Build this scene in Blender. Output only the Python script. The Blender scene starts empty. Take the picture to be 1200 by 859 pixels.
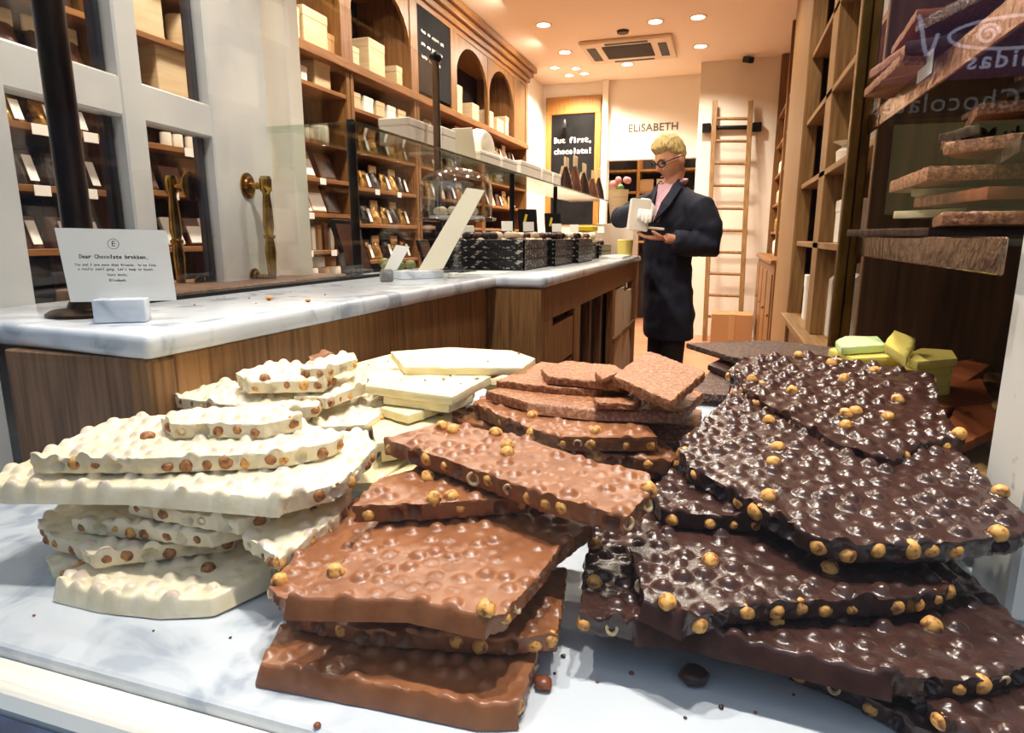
import bpy, bmesh, math, random
import numpy as np
from mathutils import Vector, Matrix, noise
from mathutils.geometry import delaunay_2d_cdt
C = bpy.context.scene.collection
PI = math.pi
# ------------------------------------------------------------------ camera
FPX = 750.0; PITCH = math.atan(152/750); HEAD = math.radians(18); CZ = 1.10
_s, _c = math.sin(HEAD), math.cos(HEAD); _sp, _cp = math.sin(PITCH), math.cos(PITCH)
CR = Vector((_c, _s, 0)); CF = Vector((-_s*_cp, _c*_cp, -_sp)); CD = Vector((_s*_sp, -_c*_sp, -_cp))
CAM = Vector((0, 0, CZ))
def ray(x, y): return CF + CR*((x-600)/FPX) + CD*((y-429.5)/FPX)
def pz(x, y, z):
    d = ray(x, y); return CAM + d*((z-CZ)/d.z)
def pX(x, y, X):
    d = ray(x, y); return CAM + d*(X/d.x)
def pY(x, y, Y):
    d = ray(x, y); return CAM + d*(Y/d.y)
cam = bpy.data.cameras.new('camera'); co = bpy.data.objects.new('camera', cam); C.objects.link(co)
co.location = CAM
co.rotation_euler = Matrix((CR, -CD, -CF)).transposed().to_euler()
cam.sensor_width = 36; cam.lens = FPX/1200*36; cam.clip_start = .02
bpy.context.scene.camera = co

# ------------------------------------------------------------------ materials
def srgb(r, g, b):
    f = lambda u: (u/255/12.92 if u/255 <= .04045 else ((u/255+.055)/1.055)**2.4)
    return (f(r), f(g), f(b), 1)
M = {}
def mat(name, col, rough=.5, metal=0, spec=.5, col2=None, scale=(20,20,20), detail=4, bump=0, bscale=None, lo=.35, hi=.65, coat=0, emit=None, estr=0, sss=0):
    m = bpy.data.materials.new(name); m.use_nodes = True; nt = m.node_tree; N = nt.nodes; L = nt.links
    b = N['Principled BSDF']
    b.inputs['Base Color'].default_value = col; b.inputs['Roughness'].default_value = rough
    b.inputs['Metallic'].default_value = metal; b.inputs['Specular IOR Level'].default_value = spec
    b.inputs['Coat Weight'].default_value = coat
    if sss: b.inputs['Subsurface Weight'].default_value = sss; b.inputs['Subsurface Radius'].default_value = (.004,.003,.002)
    if emit: b.inputs['Emission Color'].default_value = emit; b.inputs['Emission Strength'].default_value = estr
    tc = N.new('ShaderNodeTexCoord')
    def nz(sc, det):
        mp = N.new('ShaderNodeMapping'); mp.inputs['Scale'].default_value = sc
        L.new(tc.outputs['Object'], mp.inputs['Vector'])
        n = N.new('ShaderNodeTexNoise'); n.inputs['Scale'].default_value = 1; n.inputs['Detail'].default_value = det
        L.new(mp.outputs['Vector'], n.inputs['Vector']); return n
    if col2:
        n = nz(scale, detail); r = N.new('ShaderNodeValToRGB')
        r.color_ramp.elements[0].position = lo; r.color_ramp.elements[1].position = hi
        r.color_ramp.elements[0].color = col; r.color_ramp.elements[1].color = col2
        L.new(n.outputs['Fac'], r.inputs['Fac']); L.new(r.outputs['Color'], b.inputs['Base Color'])
    if bump:
        n2 = nz(bscale or scale, 5); bp = N.new('ShaderNodeBump'); bp.inputs['Strength'].default_value = bump; bp.inputs['Distance'].default_value = .002
        L.new(n2.outputs['Fac'], bp.inputs['Height']); L.new(bp.outputs['Normal'], b.inputs['Normal'])
    M[name] = m; return m
def glass(name, tint=(1,1,1,1), ior=1.45, rough=.0):
    m = bpy.data.materials.new(name); m.use_nodes = True; nt = m.node_tree; N = nt.nodes; L = nt.links
    N.remove(N['Principled BSDF']); out = N['Material Output']
    t = N.new('ShaderNodeBsdfTransparent'); t.inputs['Color'].default_value = tint
    g = N.new('ShaderNodeBsdfGlossy'); g.inputs['Roughness'].default_value = rough
    f = N.new('ShaderNodeFresnel'); ge = N.new('ShaderNodeNewGeometry'); mr = N.new('ShaderNodeMapRange'); mr.inputs['To Min'].default_value = ior; mr.inputs['To Max'].default_value = 1/ior
    L.new(ge.outputs['Backfacing'], mr.inputs['Value']); L.new(mr.outputs['Result'], f.inputs['IOR'])
    x = N.new('ShaderNodeMixShader'); L.new(f.outputs[0], x.inputs[0]); L.new(t.outputs[0], x.inputs[1]); L.new(g.outputs[0], x.inputs[2]); L.new(x.outputs[0], out.inputs[0])
    M[name] = m; return m
def wood(name, c1, c2, axis, rough=.5, s=1):
    sc = [70*s, 70*s, 70*s]; sc['xyz'.index(axis)] = 4*s
    return mat(name, srgb(*c1), rough, 0, .4, srgb(*c2), tuple(sc), 6, .25, tuple(v*1.5 for v in sc), .3, .7)

mat('white_choc', srgb(226,213,176), .36, col2=srgb(238,228,202), scale=(60,60,60), bump=.15, bscale=(300,300,300), sss=.0)
mat('white_plain', srgb(224,208,156), .45, col2=srgb(234,222,180), scale=(40,40,40), bump=.15, bscale=(250,250,250))
mat('milk_choc', srgb(128,78,46), .33, col2=srgb(146,94,60), scale=(50,50,50), bump=.12, bscale=(350,350,350))
mat('milk_crunch', srgb(130,80,50), .42, col2=srgb(176,122,84), scale=(260,260,260), bump=.5, bscale=(500,500,500), lo=.45, hi=.62)
mat('dark_choc', srgb(52,31,26), .24, col2=srgb(66,42,36), scale=(50,50,50), bump=.15, bscale=(300,300,300))
mat('dark_nib', srgb(48,28,22), .35, col2=srgb(150,104,80), scale=(330,330,330), bump=.8, bscale=(500,500,500), lo=.5, hi=.66)
mat('milk_plain', srgb(126,66,36), .35, bump=.1, bscale=(200,200,200))
mat('dark_plain', srgb(54,32,26), .3)
mat('lemon_choc', srgb(222,202,104), .45); mat('green_choc', srgb(200,226,160), .45)
mat('hazelnut', srgb(222,164,84), .5, col2=srgb(130,76,36), scale=(210,210,210), lo=.48, hi=.66, bump=.3, bscale=(300,300,300))
mat('hazelnut_brown', srgb(176,118,64), .5, col2=srgb(80,44,24), scale=(210,210,210), lo=.4, hi=.7, bump=.3, bscale=(300,300,300))
mat('nut_flesh', srgb(222,200,160), .5, col2=srgb(196,164,116), scale=(200,200,200))
mat('nut_skin', srgb(112,68,40), .6)
def covered(name, c):      # chocolate thins out over the nuts and their colour shows through
    m = M[name]; N = m.node_tree.nodes; L = m.node_tree.links; b = N['Principled BSDF']; src = b.inputs['Base Color'].links[0].from_socket
    a = N.new('ShaderNodeAttribute'); a.attribute_name = 'cover'; x = N.new('ShaderNodeMix'); x.data_type = 'RGBA'; x.inputs[7].default_value = srgb(*c)
    L.new(a.outputs['Fac'], x.inputs[0]); L.new(src, x.inputs[6]); L.new(x.outputs[2], b.inputs['Base Color'])
covered('white_choc', (196,170,160)); covered('dark_choc', (74,48,40)); covered('milk_choc', (146,90,58))
def marble(name, c1, c2):
    m = mat(name, srgb(*c1), .16, 0, .5); N = m.node_tree.nodes; L = m.node_tree.links; b = N['Principled BSDF']
    tc = N['Texture Coordinate']; n = N.new('ShaderNodeTexNoise'); n.inputs['Scale'].default_value = 9; n.inputs['Detail'].default_value = 9; n.inputs['Distortion'].default_value = 1.6
    L.new(tc.outputs['Object'], n.inputs['Vector'])
    r = N.new('ShaderNodeValToRGB'); e = r.color_ramp.elements
    e[0].position = .36; e[0].color = srgb(*c2); e[1].position = .5; e[1].color = srgb(*c1)
    e2 = r.color_ramp.elements.new(.42); e2.color = tuple((a*.4+b_*.6) for a, b_ in zip(srgb(*c2), srgb(*c1)))
    L.new(n.outputs['Fac'], r.inputs['Fac']); L.new(r.outputs['Color'], b.inputs['Base Color'])
marble('marble', (200,207,214), (166,176,188))
marble('marble_counter', (226,232,238), (176,186,198))
wood('wood_counter', (150,112,80), (98,68,46), 'z', .55, 1.6)
wood('wood_counter_light', (172,126,76), (116,80,44), 'z', .55, 1.6)
wood('wood_cabinet', (138,94,48), (92,60,28), 'z', .45)
wood('wood_cabinet_y', (150,100,50), (102,66,30), 'y', .45)
wood('wood_dark', (44,29,19), (28,18,12), 'z', .55)
wood('wood_case', (122,84,48), (78,52,28), 'z', .5)
wood('wood_pale', (156,118,70), (112,80,44), 'z', .5)
wood('wood_pale_y', (160,122,72), (116,84,46), 'y', .5)
wood('wood_board', (172,118,52), (132,84,34), 'z', .45)
mat('white_paint', srgb(224,222,214), .4, col2=srgb(206,206,202), scale=(6,6,6))
mat('white_worn', srgb(226,226,222), .5, col2=srgb(150,140,126), scale=(26,26,26), detail=8, lo=.63, hi=.72)
mat('white_sill', srgb(236,232,220), .5, col2=srgb(182,160,130), scale=(10,10,34), detail=7, lo=.62, hi=.7)
mat('blue_paint', srgb(60,92,140), .5, col2=srgb(36,50,80), scale=(14,14,14))
mat('navy', srgb(16,26,46), .3)
mat('wall_white', srgb(232,222,206), .7); mat('ceiling_paint', srgb(242,226,206), .75)
mat('floor_tile', srgb(186,132,98), .5, col2=srgb(160,106,76), scale=(3,3,3))
mat('brass', srgb(190,150,70), .22, 1, col2=srgb(130,96,40), scale=(30,30,30))
mat('brass_dull', srgb(150,112,50), .4, 1, col2=srgb(100,74,32), scale=(30,30,10))
mat('bronze', srgb(70,52,36), .35, .9, col2=srgb(34,24,20), scale=(40,40,8))
mat('black_metal', srgb(22,20,20), .35, .5); mat('black', srgb(12,11,11), .6)
mat('blackboard', srgb(15,14,14), .8, 0, .12, col2=srgb(26,24,24), scale=(4,4,4))
mat('chalk', srgb(236,228,220), .8); mat('ink', srgb(30,28,28), .7); mat('sign_brown', srgb(96,84,70), .6)
mat('card', srgb(238,236,228), .6); mat('card_ivory', srgb(232,224,198), .6); mat('concrete', srgb(148,146,142), .8, col2=srgb(112,110,108), scale=(60,60,60))
mat('cream_box', srgb(206,184,146), .55, col2=srgb(190,166,126), scale=(5,5,60)); mat('white_box', srgb(236,230,218), .5); mat('kraft', srgb(170,130,84), .7)
mat('cup_white', srgb(238,230,214), .35); mat('red', srgb(168,42,40), .5)
mat('pack_brown', srgb(92,52,34), .4); mat('pack_dark', srgb(46,28,22), .25, coat=.3)
mat('cardboard', srgb(160,118,76), .7); mat('ribbon', srgb(240,234,222), .4)
mat('foil', srgb(150,120,96), .2, 1, bump=1, bscale=(60,60,60))
mat('foil_dark', srgb(70,54,46), .2, .8, bump=1, bscale=(60,60,60))
mat('wrapper_gold', srgb(214,170,90), .18, .7, col2=srgb(120,76,36), scale=(60,60,60), bump=1, bscale=(90,90,90))
mat('tray', srgb(14,12,12), .35, col2=srgb(190,180,170), scale=(70,70,130), lo=.58, hi=.60)
mat('truffle_brown', srgb(84,48,32), .4); mat('truffle_dark', srgb(44,26,22), .35); mat('truffle_white', srgb(214,196,164), .4); mat('yellow', srgb(232,196,40), .4)
mat('navy_cloth', srgb(13,17,34), .85, col2=srgb(20,26,50), scale=(14,14,14), bump=.4, bscale=(30,30,30))
mat('trouser', srgb(30,26,28), .9); mat('shirt', srgb(206,168,178), .8, col2=srgb(188,146,160), scale=(120,120,120))
mat('skin', srgb(222,166,134), .5, col2=srgb(210,148,118), scale=(20,20,20)); mat('hair', srgb(214,190,128), .55, col2=srgb(160,134,78), scale=(90,90,40), bump=.8, bscale=(160,160,60))
mat('glove', srgb(238,236,234), .7); mat('pink', srgb(226,150,150), .5); mat('leaf', srgb(90,150,80), .5)
mat('vent_dark', srgb(52,40,30), .6); mat('vent_frame', srgb(224,206,180), .5)
mat('lamp_glow', srgb(255,236,200), .5, emit=(1,.86,.62,1), estr=14)
mat('rug_grey', srgb(120,116,112), .8)
glass('window_glass', (1,1,1,1), 1.5)
mat('street', srgb(110,108,106), .9); mat('facade_dark', srgb(44,40,40), .8); mat('facade_brown', srgb(40,28,20), .7); mat('sign_purple', srgb(60,40,64), .6, emit=(.12,.05,.10,1), estr=2.2)  # purple board is given a glow to strengthen its image in the pane
mat('sign_letters', srgb(230,225,240), .5, emit=(.8,.75,1,1), estr=2.6); mat('sign_dim', srgb(200,190,180), .5, emit=(1,.9,.8,1), estr=.55); mat('shop_window', srgb(200,170,90), .4, emit=(1,.80,.36,1), estr=.36)  # sign letters get added glow so their mirror image shows
glass('glass'); glass('glass_dome', (.93,.94,.94,1), 2.1); glass('glass_shelf', (.86,.92,.88,1), 1.45)

# ------------------------------------------------------------------ building helpers
def thing(name, label, cat, loc, group=None, rz=0):
    o = bpy.data.objects.new(name, None); C.objects.link(o); o.location = loc; o.rotation_euler = (0,0,rz)
    o.empty_display_size = .02; o['label'] = label; o['category'] = cat
    if group: o['group'] = group
    return o
def tag(o, label, cat, group=None):
    o['label'] = label; o['category'] = cat
    if group: o['group'] = group
    return o
class MB:
    def __init__(s): s.bm = bmesh.new()
    def box(s, x0, x1, y0, y1, z0, z1, bev=0, seg=1):
        b = bmesh.new(); bmesh.ops.create_cube(b, size=1)
        for v in b.verts: v.co = Vector(((x0+x1)/2+v.co.x*abs(x1-x0), (y0+y1)/2+v.co.y*abs(y1-y0), (z0+z1)/2+v.co.z*abs(z1-z0)))
        if bev: bmesh.ops.bevel(b, geom=b.edges[:], offset=bev, segments=seg, affect='EDGES', profile=.5)
        s.join(b); return s
    def join(s, b, mtx=None):
        me = bpy.data.meshes.new('t'); b.to_mesh(me); b.free()
        if mtx: me.transform(mtx)
        s.bm.from_mesh(me); bpy.data.meshes.remove(me)
    def obox(s, c, size, rot, bev=0, seg=1):      # oriented box, rot = Matrix 3x3 or euler
        b = bmesh.new(); bmesh.ops.create_cube(b, size=1)
        for v in b.verts: v.co = Vector((v.co.x*size[0], v.co.y*size[1], v.co.z*size[2]))
        if bev: bmesh.ops.bevel(b, geom=b.edges[:], offset=bev, segments=seg, affect='EDGES', profile=.5)
        R = rot if isinstance(rot, Matrix) else __import__('mathutils').Euler(rot).to_matrix()
        s.join(b, Matrix.Translation(c) @ R.to_4x4()); return s
    def lathe(s, prof, c, n=20, axis=None):      # prof [(r,z)]
        b = bmesh.new(); rings = []
        for r, z in prof:
            rings.append([b.verts.new((r*math.cos(2*PI*k/n), r*math.sin(2*PI*k/n), z)) for k in range(n)])
        for a, d in zip(rings, rings[1:]):
            for k in range(n): b.faces.new((a[k], a[(k+1)%n], d[(k+1)%n], d[k]))
        if prof[0][0] > 1e-5: b.faces.new(rings[0][::-1])
        if prof[-1][0] > 1e-5: b.faces.new(rings[-1])
        bmesh.ops.remove_doubles(b, verts=b.verts, dist=1e-6)
        mt = Matrix.Translation(c)
        if axis: mt = mt @ Vector((0,0,1)).rotation_difference(Vector(axis)).to_matrix().to_4x4()
        s.join(b, mt); return s
    def cyl(s, p, q, r, n=14, r2=None):
        p, q = Vector(p), Vector(q); d = q-p; r2 = r if r2 is None else r2
        return s.lathe([(r,0),(r2,d.length)], p, n, d)
    def tube(s, pts, rad, n=10):
        b = bmesh.new(); pts = [Vector(p) for p in pts]; rings = []
        up = Vector((0,0,1)); 
        for i, p in enumerate(pts):
            t = (pts[min(i+1,len(pts)-1)]-pts[max(i-1,0)]).normalized()
            if i == 0:
                u = t.orthogonal().normalized()
            else:
                u = (u - t*u.dot(t)).normalized()
            w = t.cross(u); r = rad[i] if hasattr(rad,'__len__') else rad
            ra, rb = r if hasattr(r,'__len__') else (r, r)
            rings.append([b.verts.new(p+u*ra*math.cos(2*PI*k/n)+w*rb*math.sin(2*PI*k/n)) for k in range(n)])
        for a, d in zip(rings, rings[1:]):
            for k in range(n): b.faces.new((a[k], a[(k+1)%n], d[(k+1)%n], d[k]))
        b.faces.new(rings[0][::-1]); b.faces.new(rings[-1]); s.join(b); return s
    def prism(s, pts, d):          # extruded polygon: pts 3-D, d vector
        b = bmesh.new(); d = Vector(d); A = [b.verts.new(p) for p in pts]; B = [b.verts.new(Vector(p)+d) for p in pts]; n = len(pts)
        b.faces.new(A); b.faces.new(B[::-1])
        for k in range(n): b.faces.new((A[k], B[k], B[(k+1)%n], A[(k+1)%n]))
        bmesh.ops.recalc_face_normals(b, faces=b.faces); s.join(b); return s
    def ball(s, c, r, sub=2, sc=(1,1,1)):
        b = bmesh.new(); bmesh.ops.create_icosphere(b, subdivisions=sub, radius=r)
        s.join(b, Matrix.Translation(c) @ Matrix.Diagonal((*sc,1))); return s
    def build(s, name, m, parent=None, loc=None, smooth=False):
        me = bpy.data.meshes.new(name); bm = s.bm
        vs = [v.co for v in bm.verts]
        if parent is not None: bpy.context.view_layer.update; org = wloc(parent)
        elif loc is not None: org = Vector(loc)
        else:
            org = Vector(((min(v.x for v in vs)+max(v.x for v in vs))/2, (min(v.y for v in vs)+max(v.y for v in vs))/2, min(v.z for v in vs)))
        Ri = Matrix.Rotation(-wrot(parent), 4, 'Z') if parent is not None else Matrix.Identity(4)
        bm.to_mesh(me); bm.free(); me.transform(Ri @ Matrix.Translation(-org))
        if smooth: me.polygons.foreach_set('use_smooth', [True]*len(me.polygons)); me.set_sharp_from_angle(angle=math.radians(50))
        me.materials.append(M[m] if isinstance(m, str) else m)
        o = bpy.data.objects.new(name, me); C.objects.link(o)
        if parent is not None: o.parent = parent
        else: o.location = org
        return o
def wloc(o):
    l = Vector(o.location); p = o.parent
    while p is not None: l = Matrix.Rotation(p.rotation_euler.z,3,'Z') @ l + Vector(p.location); p = p.parent
    return l
def wrot(o):
    r = 0
    while o is not None: r += o.rotation_euler.z; o = o.parent
    return r
def box(name, m, b, parent=None, bev=.002, seg=1): return MB().box(*b, bev, seg).build(name, m, parent)
def struct(name, m, b, bev=0):
    o = box(name, m, b, None, bev); o['kind'] = 'structure'; return o
def clone(root, loc, label=None, group=None, rz=None):
    r = root.copy(); C.objects.link(r); r.location = loc
    if rz is not None: r.rotation_euler.z = rz
    if label: r['label'] = label
    if group: r['group'] = group
    for ch in list(root.children):
        c = ch.copy(); C.objects.link(c); c.parent = r
        for g in ch.children:
            d = g.copy(); C.objects.link(d); d.parent = c
    return r
def text(body, size, loc, rot, m, parent=None, name='lettering', align='CENTER', ext=.0006, bold=0, spacing=1):
    cu = bpy.data.curves.new('t', 'FONT'); cu.body = body; cu.size = size; cu.align_x = align; cu.align_y = 'CENTER'; cu.extrude = ext; cu.offset = bold; cu.space_character = spacing; cu.resolution_u = 3
    t = bpy.data.objects.new('t', cu); C.objects.link(t)
    dg = bpy.context.evaluated_depsgraph_get(); me = bpy.data.meshes.new_from_object(t.evaluated_get(dg)); bpy.data.objects.remove(t); bpy.data.curves.remove(cu)
    R = rot if isinstance(rot, Matrix) else __import__('mathutils').Euler(rot).to_matrix()
    me.transform(Matrix.Translation(loc) @ R.to_4x4())
    org = wloc(parent) if parent else Vector(loc)
    me.transform((Matrix.Rotation(-wrot(parent),4,'Z') if parent else Matrix.Identity(4)) @ Matrix.Translation(-org)); me.materials.clear(); me.materials.append(M[m]); me.name = name
    o = bpy.data.objects.new(name, me); C.objects.link(o)
    if parent: o.parent = parent
    else: o.location = org
    return o
def mono(body, pitch, size, loc, rot, m, parent, bold=0, ext=.0003):      # typewriter spacing: every character on its own cell
    bm = bmesh.new()
    for i, ch in enumerate(body):
        if ch == ' ': continue
        cu = bpy.data.curves.new('t', 'FONT'); cu.body = ch; cu.size = size; cu.align_x = 'CENTER'; cu.align_y = 'BOTTOM_BASELINE'; cu.extrude = ext; cu.offset = bold; cu.resolution_u = 2
        t = bpy.data.objects.new('t', cu); C.objects.link(t); me = bpy.data.meshes.new_from_object(t.evaluated_get(bpy.context.evaluated_depsgraph_get())); bpy.data.objects.remove(t); bpy.data.curves.remove(cu)
        xs = [v.co.x for v in me.vertices]; w = max(xs)-min(xs); k = min(1, pitch*.94/max(w, 1e-6)) if w > pitch*.94 else 1
        wide = 1.35 if ch in "iljtIrf!" else 1
        me.transform(Matrix.Translation(((i-(len(body)-1)/2)*pitch, -size*.33, 0)) @ Matrix.Diagonal((k*wide, 1, 1, 1))); bm.from_mesh(me); bpy.data.meshes.remove(me)
    me = bpy.data.meshes.new('lettering'); bm.to_mesh(me); bm.free(); me.transform(Matrix.Translation(loc) @ rot.to_4x4())
    me.transform(Matrix.Rotation(-wrot(parent),4,'Z') @ Matrix.Translation(-wloc(parent))); me.materials.append(M[m])
    o = bpy.data.objects.new('lettering', me); C.objects.link(o); o.parent = parent; return o
ORD = ['first','second','third','fourth','fifth','sixth','seventh','eighth','ninth','tenth','eleventh','twelfth','thirteenth','fourteenth','fifteenth','sixteenth','seventeenth','eighteenth','nineteenth','twentieth']
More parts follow.
